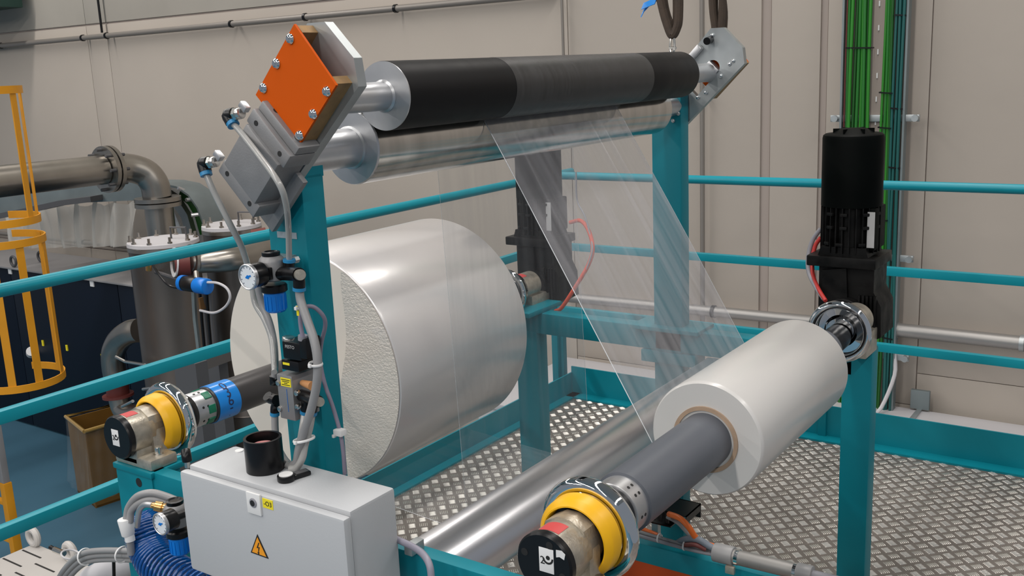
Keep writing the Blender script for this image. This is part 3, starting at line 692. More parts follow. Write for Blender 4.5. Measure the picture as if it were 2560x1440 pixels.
def regulator(label, body, y0, sc_, px_gauge, gr, zt):
    """filter regulator: knob, silver body, black collar, blue bowl, pressure gauge"""
    t = thing('air_regulator', label, 'regulator', (body[0], body[1], body[2]-.08*sc_))
    x, y, z = body; s = sc_
    MB().lathe((x, y, z+.010*s), (0, 0, 1), [(-.030*s, .020*s), (-.028*s, .0235*s), (.004*s, .0235*s), (.010*s, .021*s), (.014*s, .017*s)], 32).build('regulator_body', alug, t)
    MB().lathe((x, y, z+.024*s), (0, 0, 1), [(0, .016*s), (.003*s, .0165*s), (.007*s, .0165*s), (.008*s, .012*s), (.006*s, .010*s)], 12).build('adjusting_knob', blackp, t)
    MB().box((x-.002*s, y-.026*s, z-.014*s), (x+.021*s, y-.018*s, z+.008*s), .002).build('side_block', blackp, t)
    MB().cyl((x+.010*s, y-.0265*s, z-.003*s), (x+.010*s, y-.0285*s, z-.003*s), .0035*s, seg=12).build('gauge_port_screw', nickel, t)
    MB().lathe((x, y, z-.030*s), (0, 0, 1), [(-.012*s, .021*s), (-.010*s, .0235*s), (0, .0235*s), (.003*s, .021*s)], 28).build('bowl_collar', blackp, t)
    b = MB().lathe((x, y, z-.078*s), (0, 0, 1), [(0, .016*s), (.003*s, .0185*s), (.036*s, .0195*s)], 28)
    for k in range(16):
        a = 2*PI*k/16; b.obox((x+.0192*s*math.cos(a), y+.0192*s*math.sin(a), z-.060*s), (.0016*s, .003*s, .026*s), Euler((0, 0, a)).to_matrix())
    b.build('filter_bowl', bluep, t)
    gp = Vector(px_gauge); L = y-.005-gp.y
    g_ = MB().cyl(gp+Vector((0, .004, 0)), gp+Vector((0, min(L, .032), 0)), gr*.93, seg=36, ch=.001).build('gauge_case', blackp, t)
    MB().cyl(gp+Vector((0, .03, 0)), (gp.x+.004, y+.01, gp.z), .008, seg=12).build('gauge_stem', blackp, g_)
    MB().lathe(gp, (0, 1, 0), [(0, gr*.86), (-.001, gr*.93), (.0, gr), (.006, gr), (.006, gr*.9)], 36, cap=False).build('gauge_bezel', alu, g_)
    MB().cyl(gp+Vector((0, .0015, 0)), gp+Vector((0, .004, 0)), gr*.92, seg=36).build('gauge_dial', gface, g_)
    f = gp+Vector((0, .0011, 0))
    bb = MB()
    for k in range(11):
        a = math.radians(225-27*k); c = f+Vector((math.cos(a), 0, math.sin(a)))*gr*.74
        bb.obox(c, (gr*.13, .0004, gr*.035), Euler((0, -a, 0)).to_matrix())
    bb.build('dial_ticks', ink, g_)
    MB().obox(f+Vector((gr*.05, -.0003, gr*.03)), (gr*.62, .0004, gr*.13), Euler((0, math.radians(-18), 0)).to_matrix()).cyl(f+Vector((0, -.0006, 0)), f, gr*.15, seg=12).build('dial_needle', bluep, g_)
    return t
r1 = regulator('silver air regulator with round gauge and blue bowl on the teal upright', (-1.3673,1.1950,1.2651), 0, 1.0, (-1.3652,1.1350,1.2617), .0232, 0)
MB().box((-1.4066,1.2200,1.2811), (-1.3629,1.2500,1.2677)).build('bracket_plate', zinc, r1)
for q in ((-1.3939,1.2320,1.2843), (-1.3405,1.2320,1.2778)): MB().cyl(q, (q[0], 1.222, q[2]), .0065, seg=6).build('hex_bolt', zinc, r1)
tt = thing('tee_fitting', 'black push-in tee with brass coloured end right of the upper regulator', 'fitting', (-1.3320,1.2000,1.2539))
MB().tube([(-1.3340,1.2050,1.2803), (-1.3352,1.2050,1.2628)], .0098, 14, 0).build('tee_leg', blackp, tt)
MB().cyl((-1.3326,1.2050,1.2833), (-1.3332,1.2050,1.2782), .0112, seg=18).build('release_ring', bluer, tt)
MB().tube([(-1.3486,1.1950,1.2579), (-1.3259,1.1950,1.2597), (-1.2780,1.1750,1.2654)], .0125, 16, 3).build('tee_body', blackp, tt)
MB().cyl((-1.2748,1.1720,1.2663), (-1.2653,1.1660,1.2682), .0095, seg=18).build('end_plug', castm, tt)
MB().tube([(-1.2857,1.1800,1.2617), (-1.2852,1.1800,1.2504), (-1.2864,1.1800,1.2404)], .0105, 14, 2).build('tee_leg', blackp, tt)
MB().cyl((-1.2863,1.1800,1.2418), (-1.2870,1.1800,1.2360), .0115, seg=18).build('release_ring', bluer, tt)
hose('air_hose', [(-1.2866,1.1800,1.2389), (-1.2832,1.1780,1.2183), (-1.2650,1.1720,1.1873), (-1.2451,1.1650,1.1557), (-1.2357,1.1600,1.1190), (-1.2417,1.1580,1.0755), (-1.2647,1.1600,1.0238), (-1.2948,1.1650,0.9758), (-1.3148,1.1700,0.9400), (-1.3264,1.1720,0.9138), (-1.3417,1.1720,0.9007)], .0078, greyt, 'thick grey hose curving down from the tee fitting past the solenoid valve', 'hose')
hose('signal_cable', [(-1.2863,1.1780,1.1532), (-1.2889,1.1780,1.1725), (-1.2872,1.1780,1.1943), (-1.2822,1.1850,1.2054), (-1.2753,1.2000,1.2028), (-1.2700,1.2150,1.1840), (-1.2776,1.2250,1.1625), (-1.3022,1.2350,1.1236), (-1.3136,1.2400,1.0868), (-1.3092,1.2420,1.0447), (-1.2938,1.2430,1.0005), (-1.2824,1.2440,0.9555), (-1.2785,1.2440,0.9171), (-1.2792,1.2440,0.8726)], .0038, mat('violet_grey_cable', (.24, .22, .29), .45), 'thin violet grey cable looping above the valve and down the upright', 'cable')
for q, nm in (((-1.2785,1.2360,0.9573), 'small white cable tie mount on the upright'),):
    tz = MB().box((q[0]-.010, q[1]-.004, q[2]-.006), (q[0]+.010, q[1]+.012, q[2]+.006), .002).box((q[0]-.012, q[1]-.006, q[2]-.010), (q[0]-.007, q[1]+.002, q[2]-.004), .001)
    tag(tz.build('cable_clip', whitep), nm, 'clip')
MB().box((0, 0, 0), (0, 0, 0))
# solenoid valve
vt = thing('solenoid_valve', 'grey pneumatic valve block with black solenoid on top, on the near upright', 'valve', (-1.3766,1.2000,0.9690))
pbox((-1.3732,1.1850,1.0716), (-1.3330,1.1850,0.9861), 1.247, .003).build('valve_body', alug, vt)
pbox((-1.3600,1.1880,1.0998), (-1.3150,1.1880,1.0805), 1.235, .003).build('valve_head', blackp, vt)
pbox((-1.3532,1.1880,1.1352), (-1.3061,1.1880,1.1026), 1.235, .003).build('solenoid_coil', blackp, vt)
pbox((-1.3109,1.1880,1.1448), (-1.2914,1.1880,1.1075), 1.225, .004).build('connector_plug', blackp, vt)
MB().cyl((-1.3045,1.1950,1.1498), (-1.3056,1.1950,1.1408), .0085, seg=16).build('cable_gland', greyc, vt)
MB().cyl((-1.3524,1.2050,1.1386), (-1.3535,1.2050,1.1302), .012, seg=20, ch=.002).build('coil_nut', nickel, vt)
a0 = (-1.3618,1.1846,1.0665); a1 = (-1.3357,1.1846,1.0506); MB().box((a0[0], 1.1842, a0[2]), (a1[0], 1.1850, a1[2])).build('yellow_label', yel, vt)
for k, tx in enumerate(('DANGER LIRE', 'NOTICE', 'AVANT', 'MONTAGE')): text_on(tx, .0042, (a0[0]*.5+a1[0]*.5, 1.1838, a0[2]+(a1[2]-a0[2])*(.18+.21*k)), (1, 0, 0), (0, 0, 1), 'label_print', blk, vt, .0002) if False else None
b = MB()
for k in range(4):
    zz = a0[2]+(a1[2]-a0[2])*(.2+.2*k); wd = (.42, .34, .16, .40)[k]*(a1[0]-a0[0]); xm = (a0[0]+a1[0])/2
    b.box((xm-wd, 1.1838, zz-.0006), (xm+wd, 1.1842, zz+.0006))
b.build('label_print', blk, vt)
a0 = (-1.3550,1.1876,1.0953); a1 = (-1.3379,1.1876,1.0909); MB().box((a0[0], 1.1872, a0[2]), (a1[0], 1.188, a1[2])).build('yellow_label', yel, vt)
text_on('FESTO', .0085, (-1.3331,1.1874,1.1260), (1, 0, 0), (0, 0, 1), 'lettering', mat('pale_print', (.5, .5, .5), .6), vt, .0002)
a0 = (-1.3488,1.1846,1.0463); a1 = (-1.3483,1.1846,1.0021); MB().box((a0[0], 1.1842, a0[2]), (a1[0], 1.185, a1[2])).build('blue_stripe', bluep, vt)
for q in ((-1.3690,1.1820,1.0547), (-1.3715,1.1820,1.0044), (-1.3205,1.1800,1.0430), (-1.3217,1.1800,1.0171)):
    MB().cyl(q, (q[0], 1.188, q[2]), .0052, seg=14, ch=.001).build('mounting_screw', nickel, vt)
MB().cyl((-1.3278,1.2050,1.0550), (-1.2916,1.1950,1.0572), .0055, .0085, seg=16).build('silencer', mat('bronze_silencer', (.52, .25, .10), .5), vt, 'brown tapered silencer')
MB().tube([(-1.3552,1.2100,1.0279), (-1.3192,1.2000,1.0326), (-1.2691,1.1850,1.0346)], .0108, 14, 3).build('port_fitting', blackp, vt)
MB().cyl((-1.2670,1.1830,1.0355), (-1.2577,1.1780,1.0378), .0085, seg=16).build('port_end', castm, vt)
for q0, q1 in ((((-1.3170,1.2000,1.0254)), ((-1.3218,1.2000,1.0032))), (((-1.2856,1.1900,1.0311)), ((-1.2920,1.1900,1.0113)))):
    MB().cyl(q0, q1, .0085, seg=14).build('port_fitting', blackp, vt)
for q0, q1 in ((((-1.3216,1.2000,1.0048)), ((-1.3234,1.2000,0.9983))), (((-1.2920,1.1900,1.0113)), ((-1.2938,1.1900,1.0049)))): MB().cyl(q0, q1, .009, seg=16).build('release_ring', bluer, vt)
MB().tube([(-1.4097,1.2150,1.0454), (-1.4172,1.2150,1.0380), (-1.4153,1.2150,1.0524)], .008, 12, 2).build('port_fitting', blackp, vt)
MB().tube([(-1.4093,1.2100,1.0076), (-1.4245,1.2100,1.0084), (-1.4270,1.2050,1.0143)], .010, 12, 2).build('port_fitting', blackp, vt)
MB().tube([(-1.4140,1.2150,0.9975), (-1.4205,1.2150,0.9900), (-1.4218,1.2150,0.9803)], .0085, 12, 2).build('port_fitting', blackp, vt)
MB().cyl((-1.4218,1.2150,0.9803), (-1.4227,1.2150,0.9737), .009, seg=16).build('release_ring', bluer, vt)
gv = 'air tubes below the solenoid valve'
hose('air_tube', [(-1.4225,1.2150,0.9754), (-1.4198,1.2100,0.9462), (-1.4134,1.2050,0.9210), (-1.3893,1.1950,0.9051), (-1.3622,1.1850,0.8981), (-1.3398,1.1800,0.8997)], .0068, greyt, 'grey hose dropping from the left side of the valve behind the black ring', 'hose', gv)
hose('air_tube', [(-1.3232,1.2000,0.9999), (-1.3211,1.1900,0.9743), (-1.3269,1.1850,0.9440), (-1.3312,1.1800,0.9178), (-1.3461,1.1780,0.8991), (-1.3573,1.1750,0.9027)], .0068, cleart, 'left of the two clear tubes under the right side of the valve', 'hose', gv)
hose('air_tube', [(-1.2936,1.1900,1.0065), (-1.2956,1.1830,0.9811), (-1.3047,1.1760,0.9475), (-1.3095,1.1720,0.9249), (-1.3221,1.1680,0.9061), (-1.3362,1.1650,0.9012)], .0068, cleart, 'right of the two clear tubes under the right side of the valve', 'hose', gv)
hose('air_tube', [(-1.4496,1.2250,1.2316), (-1.4395,1.2250,1.1866), (-1.4215,1.2220,1.1584), (-1.4090,1.2180,1.1224), (-1.4065,1.2150,1.0848), (-1.4136,1.2150,1.0488)], .0062, greyt, 'grey tube from under the upper regulator down to the left side of the valve', 'hose', gv)
def tie(c, r, ax_, label, name='cable_tie', g_='white cable ties'):
    d = Vector(ax_).normalized(); b = MB().torus(c, d, r, .0016, 24, 6, 1.6)
    x, y, _ = basis(d); b.obox(Vector(c)+x*(r+.002), (.006, .005, .006), None, .001)
    return tag(b.build(name, whitep), label, 'cable tie', g_)
tie((-1.2389,1.1580,1.1155), .0115, (.1, 0, 1), 'white cable tie round the hose beside the solenoid')
tie((-1.3040,1.1750,0.9609), .019, (-.2, 0, 1), 'white cable tie round the hoses just above the cabinet')
tie((-1.2890,1.1820,1.2054), .009, (0, 0, 1), 'small white tie with yellow flag on the cable over the solenoid')
tag(MB().box((-1.2921,1.1750,1.2088), (-1.2863,1.1740,1.1917)).build('cable_flag', yel), 'tiny yellow cable marker flag above the solenoid', 'label')

# ================================================================ CONTROL CABINET
cb = thing('control_cabinet', 'light grey steel control cabinet with a high voltage sign, bottom left of centre', 'cabinet', (-1.33, 1.14, 0.693))
MB().box((-1.533, 1.092, 0.696), (-1.118, 1.203, .897), .006).build('cabinet_body', white, cb)
dr = MB().box((-1.533, 1.070, 0.693), (-1.112, 1.088, .892), .006).build('door', white, cb)
lk = pbox((-1.3448,1.0660,0.8940), (-1.3093,1.0660,0.8539), 1.071, .002).build('lock_plate', whitep, dr)
q = Vector((-1.3264,1.0640,0.8763)); MB().cyl(q, q+Vector((0, .004, 0)), .0088, seg=24, ch=.001).build('lock_barrel', greyc, dr)
MB().cyl(q+Vector((0, -.0008, 0)), q+Vector((0, .002, 0)), .0055, seg=20).build('lock_core', blk, dr)
pbox((-1.3060,1.0692,0.8885), (-1.2801,1.0692,0.8713), 1.0705).build('yellow_tag', yel, dr)
text_on('-O3', .0125, (-1.2927,1.0689,0.8797), (1, 0, 0), (0, 0, 1), 'tag_lettering', blk, dr)
ta, tb_, tc_ = (-1.3289,1.0692,0.8146), (-1.3515,1.0692,0.7743), (-1.3057,1.0692,0.7738)
cenT = (Vector(ta)+Vector(tb_)+Vector(tc_))/3
MB().prism([(p[0], p[2]) for p in (ta, tb_, tc_)], 1.0690, 1.0705).build('warning_triangle', blk, dr, 'black bordered high voltage warning triangle')
MB().prism([((p-cenT)*.80+cenT).to_tuple()[::2] for p in (Vector(ta), Vector(tb_), Vector(tc_))], 1.0684, 1.0692).build('triangle_face', mat('amber_sign', (.85, .33, .01), .5), dr)
s_ = .0135; bolt_p = [(.15, 1.0), (-.35, .05), (.05, .12), (-.12, -.62), (-.30, -.58), (.0, -1.0), (.16, -.52), (.02, -.56), (.32, .32), (-.05, .22), (.32, .98)]
MB().prism([(cenT.x+s_*a*.9, cenT.z+s_*.9*b_) for a, b_ in bolt_p], 1.0680, 1.0686).build('lightning_bolt', blk, dr, flat=True)
hn = Vector((-1.5205,1.1950,0.9011))
MB().cyl((-1.50, 1.185, .896), (-1.50, 1.185, .899), .008, seg=16).build('screw_cap', whitep, cb)
MB().box((-1.118, 1.215, .765), (-1.10, 1.25, .785), .002).build('cable_lug', zinc, cb)
# black ring cup and key fob on top
cp = thing('black_cup', 'black plastic pipe ring standing on the grey cabinet with a pink disc inside', 'cup', (-1.3844,1.1485,0.8975))
q = Vector((-1.3844,1.1485,0.8975))
MB().ring(q, q+Vector((0, 0, .062)), .0345, .0295, 48).build('ring_wall', blackp, cp)
MB().cyl(q+Vector((0, 0, .0)), q+Vector((0, 0, .004)), .029, seg=32).build('ring_floor', blackp, cp)
MB().cyl(q+Vector((.004, -.004, .004)), q+Vector((.004, -.004, .050)), .0215, seg=32, ch=.002).build('pink_disc', pink, cp)
fb = thing('key_fob', 'small black key fob with round white button lying on the cabinet', 'key fob', (-1.3058,1.1380,0.8975))
q = Vector((-1.3094,1.1299,0.8975)); q2 = Vector((-1.3012,1.1569,0.8975)); dd = (q2-q).normalized()
MB().cyl(q, q+Vector((0, 0, .011)), .0158, seg=36, ch=.0015).build('fob_head', blackp, fb)
MB().cyl(q+Vector((0, 0, .0108)), q+Vector((0, 0, .0125)), .0125, seg=32).build('white_button', whitep, fb)
MB().obox(q+dd*.027+Vector((0, 0, .0045)), (.034, .021, .007), Matrix((dd, Vector((0, 0, 1)).cross(dd), Vector((0, 0, 1)))).transposed().to_3x3(), .0015).build('fob_tail', blackp, fb)
MB().obox(q+dd*.029+Vector((0, 0, .0083)), (.024, .014, .001), Matrix((dd, Vector((0, 0, 1)).cross(dd), Vector((0, 0, 1)))).transposed().to_3x3()).build('tail_window', greyfr, fb)
# black lever left of cabinet
kb = thing('clamp_lever', 'black clamping lever with chrome pin beside the top left corner of the cabinet', 'lever', (-1.5783,1.1200,0.8744))
MB().cyl((-1.5901,1.1300,0.8809), (-1.5903,1.1300,0.8659), .0055, seg=16).build('lever_pin', nickel, kb)
MB().tube([(-1.5891,1.1300,0.8794), (-1.5898,1.1300,0.8892), (-1.5976,1.1350,0.8958)], .0095, 14, 3).build('lever_grip', blackp, kb)
hose('cabinet_cable', [(-1.1408,1.2150,0.7913), (-1.1167,1.2050,0.7963), (-1.0805,1.1950,0.7992), (-1.0498,1.1850,0.7988), (-1.0273,1.1750,0.7908), (-1.0196,1.1700,0.7703), (-1.0181,1.1650,0.7378)], .0062, mat('violet_cable', (.26, .25, .31), .4), 'violet grey cable curving out of the right side of the cabinet', 'cable')

# ================================================================ FOREGROUND LEFT: second regulator, coil hose, cable bundles
r2 = regulator('silver air regulator with round gauge and blue bowl left of the cabinet', (-1.6380,1.1250,0.7561), 0, 1.04, (-1.6030,1.0620,0.7711), .0222, 0)
MB().cyl((-1.6365,1.1250,0.6873), (-1.6233,1.1250,0.6906), .012, seg=14).build('bracket_stub', nickel, r2)
fb = thing('brass_coupling', 'brass hose coupling on a short steel braided hose at the left regulator', 'fitting', (-1.7426,1.1600,0.7318))
MB().lathe((-1.6928,1.1100,0.7712), Vector((-1.6652,1.1300,0.7616))-Vector((-1.6928,1.1100,0.7712)), [(0, .006), (.005, .006), (.006, .010), (.020, .011), (.022, .0085), (.026, .0085), (.028, .011), (.040, .011), (.042, .007), (.05, .007)], 12).build('brass_body', brass, fb)
b = MB(); b.tube([(-1.6901,1.1100,0.7718), (-1.7172,1.1100,0.7665), (-1.7376,1.1100,0.7505), (-1.7492,1.1100,0.7258), (-1.7614,1.1150,0.7075)], .006, 12, 6); b.build('braided_hose', alu, fb)
b = MB()
for k in range(7): 
    pass
gc = 'thick grey hoses in the lower left foreground'
for k, (dy, dz) in enumerate(((0, 0), (.0, -.014))):
    o_ = Vector((0, dy, dz))
    pts = [Vector((-1.8218,1.1300,0.6985)), Vector((-1.8143,1.1350,0.7291)), Vector((-1.7853,1.1400,0.7580)), Vector((-1.7510,1.1500,0.7696)), Vector((-1.7238,1.1650,0.7617)), Vector((-1.6978,1.1800,0.7473)), Vector((-1.6772,1.1900,0.7319))]
    pts = [p+o_*min(1, i*.5)+Vector((.012*k*(1-min(1, i/3)), 0, 0)) for i, p in enumerate(pts)]
    hose('air_hose', pts, .0078, greyt, ('upper' if k == 0 else 'lower')+' of two grey hoses arching over the blue coil into the cabinet', 'hose', gc)
ws = thing('hose_sleeve', 'white plastic sleeve clamped round the grey hoses above the blue coil', 'sleeve', (-1.8244,1.1300,0.6585))
MB().cyl((-1.8217,1.1280,0.7048), (-1.8184,1.1280,0.6673), .0165, .0135, seg=20, ch=.002).build('sleeve_body', whitep, ws)
MB().cyl((-1.8154,1.1280,0.6680), (-1.8138,1.1280,0.6556), .0105, seg=16).build('sleeve_neck', whitep, ws)
MB().cyl((-1.8149,1.1280,0.6572), (-1.8174,1.1280,0.6243), .008, seg=14).build('sleeve_hose', greyt, ws)
for k in range(3):
    o_ = Vector((0, .004*k, -.0125*k))
    pts = [Vector(q)+o_ for q in ((-2.2043,1.1600,0.4292), (-2.1588,1.1600,0.4773), (-2.1035,1.1600,0.5228), (-2.0482,1.1600,0.5542), (-1.9817,1.1650,0.5740), (-1.8957,1.1700,0.5929), (-1.8138,1.1750,0.6098))]
    hose('air_hose', pts, .0068, greyt, ('topmost', 'middle', 'lowest')[k]+' of three grey hoses bending left along the bottom edge', 'hose', gc)
tie((-2.0579,1.1630,0.5394), .019, (1, 0, .35), 'white cable tie round the three grey hoses at bottom left')
tie((-1.9160,1.1680,0.5799), .018, (1, 0, 0), 'white cable tie round the three grey hoses next to the blue coil')
hose('waste_pipe', [(-2.3701,1.3500,0.3061), (-2.1756,1.3500,0.4133), (-2.1213,1.4200,0.4260)], .038, ledgem, 'fat pale grey pipe passing under the grey hoses behind the blue coil', 'pipe', None, 24)
hose('black_cable', [(-2.0890,1.2500,0.4921), (-2.0987,1.2500,0.4390), (-2.1115,1.2500,0.3714)], .004, blackp, 'thin black cable hanging below the grey hoses', 'cable')
# blue spiral hose
path = [Vector(q) for q in ((-1.8557,1.1850,0.6827), (-1.8499,1.1850,0.6690), (-1.8367,1.1800,0.6433), (-1.8183,1.1750,0.6152), (-1.7777,1.1650,0.5966), (-1.7071,1.1500,0.5931), (-1.6173,1.1300,0.6041), (-1.5337,1.1100,0.6166))]
def cr_pt(P, t):
    n = len(P)-1; i = min(int(t*n), n-1); u = t*n-i
    a = P[i-1] if i else P[0]*2-P[1]; b_, c_ = P[i], P[i+1]; e_ = P[i+2] if i+2 <= n else c_*2-b_
    return .5*((2*b_)+(c_-a)*u+(2*a-5*b_+4*c_-e_)*u*u+(3*b_-a-3*c_+e_)*u**3)
turns, N_ = 30, 30*26; pts = []; refx = Vector((1, 0, 0))
for i in range(N_+1):
    t_ = i/N_; p = cr_pt(path, t_); d = (cr_pt(path, min(1, t_+.01))-cr_pt(path, max(0, t_-.01))).normalized()
    refx = (refx-d*refx.dot(d)).normalized(); ry = d.cross(refx); a = 2*PI*turns*t_
    rr = .040*min(1, .6+t_*2.7) if t_ < .15 else .040+.004*t_
    pts.append(p+refx*(rr*math.cos(a))+ry*(rr*math.sin(a)))
tag(MB().tube(pts, .0040, 8, 0).build('spiral_air_hose', bluec, ang=60), 'blue coiled air hose hanging left of the cabinet', 'hose')

# ================================================================ CABLES ON THE LOWER CROSS RAIL
pc = thing('cable_conduit', 'metal conduit tube with grey end sleeves lying along the lower teal cross rail', 'conduit', (-1.0, 2.40, .16))
A0, A1 = Vector((-0.9997,2.4050,0.2576)), Vector((-0.8253,2.4050,0.2601)); dA = (A1-A0).normalized()
MB().cyl(A0, A1, .021, seg=28).build('conduit_tube', pipes, pc)
MB().cyl(A0-dA*.052, A0+dA*.006, .0265, seg=28, ch=.003).build('end_sleeve', greyt, pc)
MB().cyl(A1+dA*.008, A1+dA*.05, .0245, seg=28, ch=.003).build('end_sleeve', greyt, pc)
MB().cyl(A1+dA*.05, A1+dA*.35, .014, seg=16).build('flexible_tail', greyc, pc)
for q in (A0+dA*.012, A1): MB().ring(q, q+dA*.010, .0225, .020, 28).build('clamp_band', chrome, pc)
MB().box(A0+dA*.004+Vector((-.012, -.030, -.040)), A0+dA*.004+Vector((.014, -.018, -.018)), .002).build('clamp_screw_plate', castm, pc)
gg = 'cables along the lower cross rail'
def run(pts, r, m, lab): hose('power_cable', pts, r, m, lab, 'cable', gg)
orc = orangec
run([(-1.1978,2.4200,0.3302), (-1.1532,2.4000,0.3353), (-1.1217,2.3900,0.3203), (-1.1070,2.4000,0.2905), (-1.0875,2.4050,0.2762), (-1.0350,2.4050,0.2701)], .0085, orc, 'orange cable curving from the black duct to the conduit, upper one')
run([(-1.2079,2.4300,0.3138), (-1.1644,2.4100,0.3139), (-1.1385,2.4100,0.2931), (-1.1092,2.4100,0.2734), (-1.0371,2.4100,0.2649)], .0050, greyt, 'light grey cable beside the upper orange cable')
run([(-1.2966,2.4300,0.2562), (-1.2601,2.4300,0.2524), (-1.2356,2.4250,0.2517)], .0075, orc, 'short orange cable piece close to the yellow ringed chuck')
run([(-1.3098,2.4100,0.2577), (-1.2216,2.4100,0.2541), (-1.1277,2.4100,0.2516), (-1.0371,2.4100,0.2529)], .0055, greyt, 'upper grey cable strapped along the teal cross rail')
run([(-1.3046,2.4000,0.2505), (-1.2167,2.4000,0.2485), (-1.1230,2.4000,0.2474), (-1.0328,2.4000,0.2512)], .0055, greyc, 'middle grey cable strapped along the teal cross rail')
run([(-1.3181,2.4250,0.2429), (-1.2293,2.4250,0.2407), (-1.1347,2.4250,0.2395), (-1.0414,2.4200,0.2497)], .0050, greyt, 'rear grey cable strapped along the teal cross rail')
run([(-1.1709,2.4200,0.2462), (-1.1399,2.4100,0.2707), (-1.0985,2.4000,0.2841), (-1.0625,2.4000,0.2726), (-1.0279,2.4050,0.2599)], .010, mat('slate_cable', (.17, .20, .24), .45), 'thick slate grey cable humped in front of the conduit sleeve')
run([(-1.1390,2.4000,0.2581), (-1.1025,2.3900,0.2717), (-1.0722,2.3950,0.2626)], .0065, maroon, 'short maroon cable under the slate grey cable')
for q, l in (((-1.2216,2.4050,0.2563), 'white tie on the grey cables nearest the chuck'), ((-1.1414,2.4050,0.2528), 'white tie on the grey cables next to the maroon cable')): tie(q, .013, (1, 0, -.0), l, g_='white ties on the lower cables')
jb = thing('cable_duct', 'black slotted cable duct end beside the grey sleeved shaft', 'cable duct', (-1.2406,2.5000,0.2298))
a0, a1 = Vector((-1.2745,2.4600,0.3150)), Vector((-1.1620,2.4600,0.2910))
MB().box((a0.x, 2.46, a0.z), (a1.x, 2.56, a0.z-.004)).build('duct_cover', blackp, jb)
MB().box((a0.x-.04, 2.556, a1.z-.02), (a1.x, 2.56, a0.z)).build('duct_back', blackp, jb)
MB().box((a1.x-.002, 2.46, a1.z), (a1.x, 2.56, a0.z)).build('duct_end', blackp, jb)
for k in range(4): MB().box((a0.x-.02+k*.022, 2.46, a1.z-.012), (a0.x-.01+k*.022, 2.463, a0.z)).build('duct_finger', blackp, jb)
MB().box((a0.x-.05, 2.46, a1.z-.024), (a1.x-.05, 2.56, a1.z-.020)).build('duct_floor', blackp, jb)
MB().box((a0.x-.02, 2.50, 0), (a0.x+.0, 2.52, a1.z-.024)).build('duct_post', zinc, jb)

# ================================================================ SLINGS ABOVE THE ROLLERS
sl = thing('lifting_sling', 'brown textile sling joined by a shackle, hanging behind the far end of the black roller', 'sling', (-1.3186,2.7200,1.6535))
MB().tube([(-1.3700,2.7200,1.8348), (-1.3531,2.7200,1.7560), (-1.3384,2.7200,1.7049), (-1.3211,2.7200,1.6671), (-1.3057,2.7200,1.6863), (-1.2992,2.7200,1.7192), (-1.2971,2.7200,1.8288)], .0125, 10, 6).build('sling_strand', sling, sl)
MB().tube([(-1.3622,2.7350,1.8348), (-1.3479,2.7350,1.7448), (-1.3331,2.7350,1.6991), (-1.3234,2.7300,1.6694), (-1.3154,2.7350,1.6981), (-1.3143,2.7350,1.8309)], .010, 10, 6).build('sling_strand', sling, sl)
sb = MB().tube([(-1.3223,2.7200,1.6716), (-1.3239,2.7150,1.6482), (-1.3216,2.7100,1.6256), (-1.3167,2.7100,1.6086)], .0035, 8, 4); sb.tube([(-1.3172,2.7200,1.6713), (-1.3112,2.7150,1.6475), (-1.3103,2.7100,1.6251), (-1.3167,2.7100,1.6086)], .0035, 8, 4)
sb.cyl((-1.3254,2.7100,1.6314), (-1.3039,2.7100,1.6305), .004, seg=10).build('shackle', nickel, sl)
sl = thing('lifting_sling', 'brown textile sling going up from behind the far bracket plate', 'sling', (-1.2575,2.9000,1.6614))
for x0, x1, y in ((1778,1792,2.90), (1788,1798,2.915)): pass
MB().tube([(-1.2780,2.9000,1.8352), (-1.2742,2.9000,1.7433), (-1.2665,2.9000,1.6851), (-1.2639,2.9000,1.6500)], .0115, 10, 5).build('sling_strand', sling, sl)
MB().tube([(-1.2414,2.9000,1.8322), (-1.2437,2.9000,1.7413), (-1.2474,2.9000,1.6840), (-1.2486,2.9000,1.6493)], .0115, 10, 5).build('sling_strand', sling, sl)
MB().tube([(-1.2784,2.9300,1.8366), (-1.2796,2.9300,1.7327), (-1.2662,2.9200,1.6501)], .009, 10, 5).build('sling_strand', sling, sl)
MB().tube([(-1.2644,2.9300,1.8354), (-1.2489,2.9300,1.7307), (-1.2495,2.9200,1.6492)], .009, 10, 5).build('sling_strand', sling, sl)
tag(MB().strip([(-1.3644,2.7200,1.7746), (-1.3864,2.7200,1.7628), (-1.4021,2.7150,1.7480), (-1.4102,2.7100,1.7327)], .022, .003, (.5, 0, 1)).strip([(-1.3669,2.7120,1.7657), (-1.3916,2.7100,1.7584), (-1.4072,2.7050,1.7526)], .020, .003, (.3, .3, 1)).build('blue_tape_flag', bluet), 'bright blue tape flag stuck to the brown sling', 'tape')

# ================================================================ WALL FITTINGS
def conduit(name, p0, p1, r, m, label, clips, group='long conduits on the hall wall', cl='zinc'):
    t = thing(name, label, 'conduit', p0, group)
    MB().cyl(p0, p1, r, seg=14).build('conduit_tube', m, t)
    d = (Vector(p1)-Vector(p0))
    for k in clips:
        q = Vector(p0)+d*k
        MB().ring(q-d.normalized()*.012, q+d.normalized()*.012, r+.007, r, 14).obox(q+Vector((0, .03, .0)), (.02, .06, .03)).build('pipe_clip', blackp if cl == 'b' else zinc, t)
    return t
y = 6.17
conduit('wall_conduit', (-13, y, 2.055), (-3.9, y, 2.08), .026, pipeg, 'long grey conduit across the top left of the hall wall', (.206, .378, .423, .628, .73, .84), cl='b')
conduit('wall_conduit', (-13, y, -.07), (-7.6, y, -.07), .022, pipeg, 'thin grey conduit low on the wall behind the yellow ladder cage', (.2, .55, .9), cl='b')
conduit('wall_conduit', (-3.835, y, 1.5), (-3.835, y, 5.2), .010, pipeg, 'thin vertical conduit above the middle of the black roller', (.5,))
conduit('wall_conduit', (-2.785, y, -.3), (-2.785, y, 5.2), .016, pipeg, 'vertical conduit right of the far bracket', (.3, .6, .9))
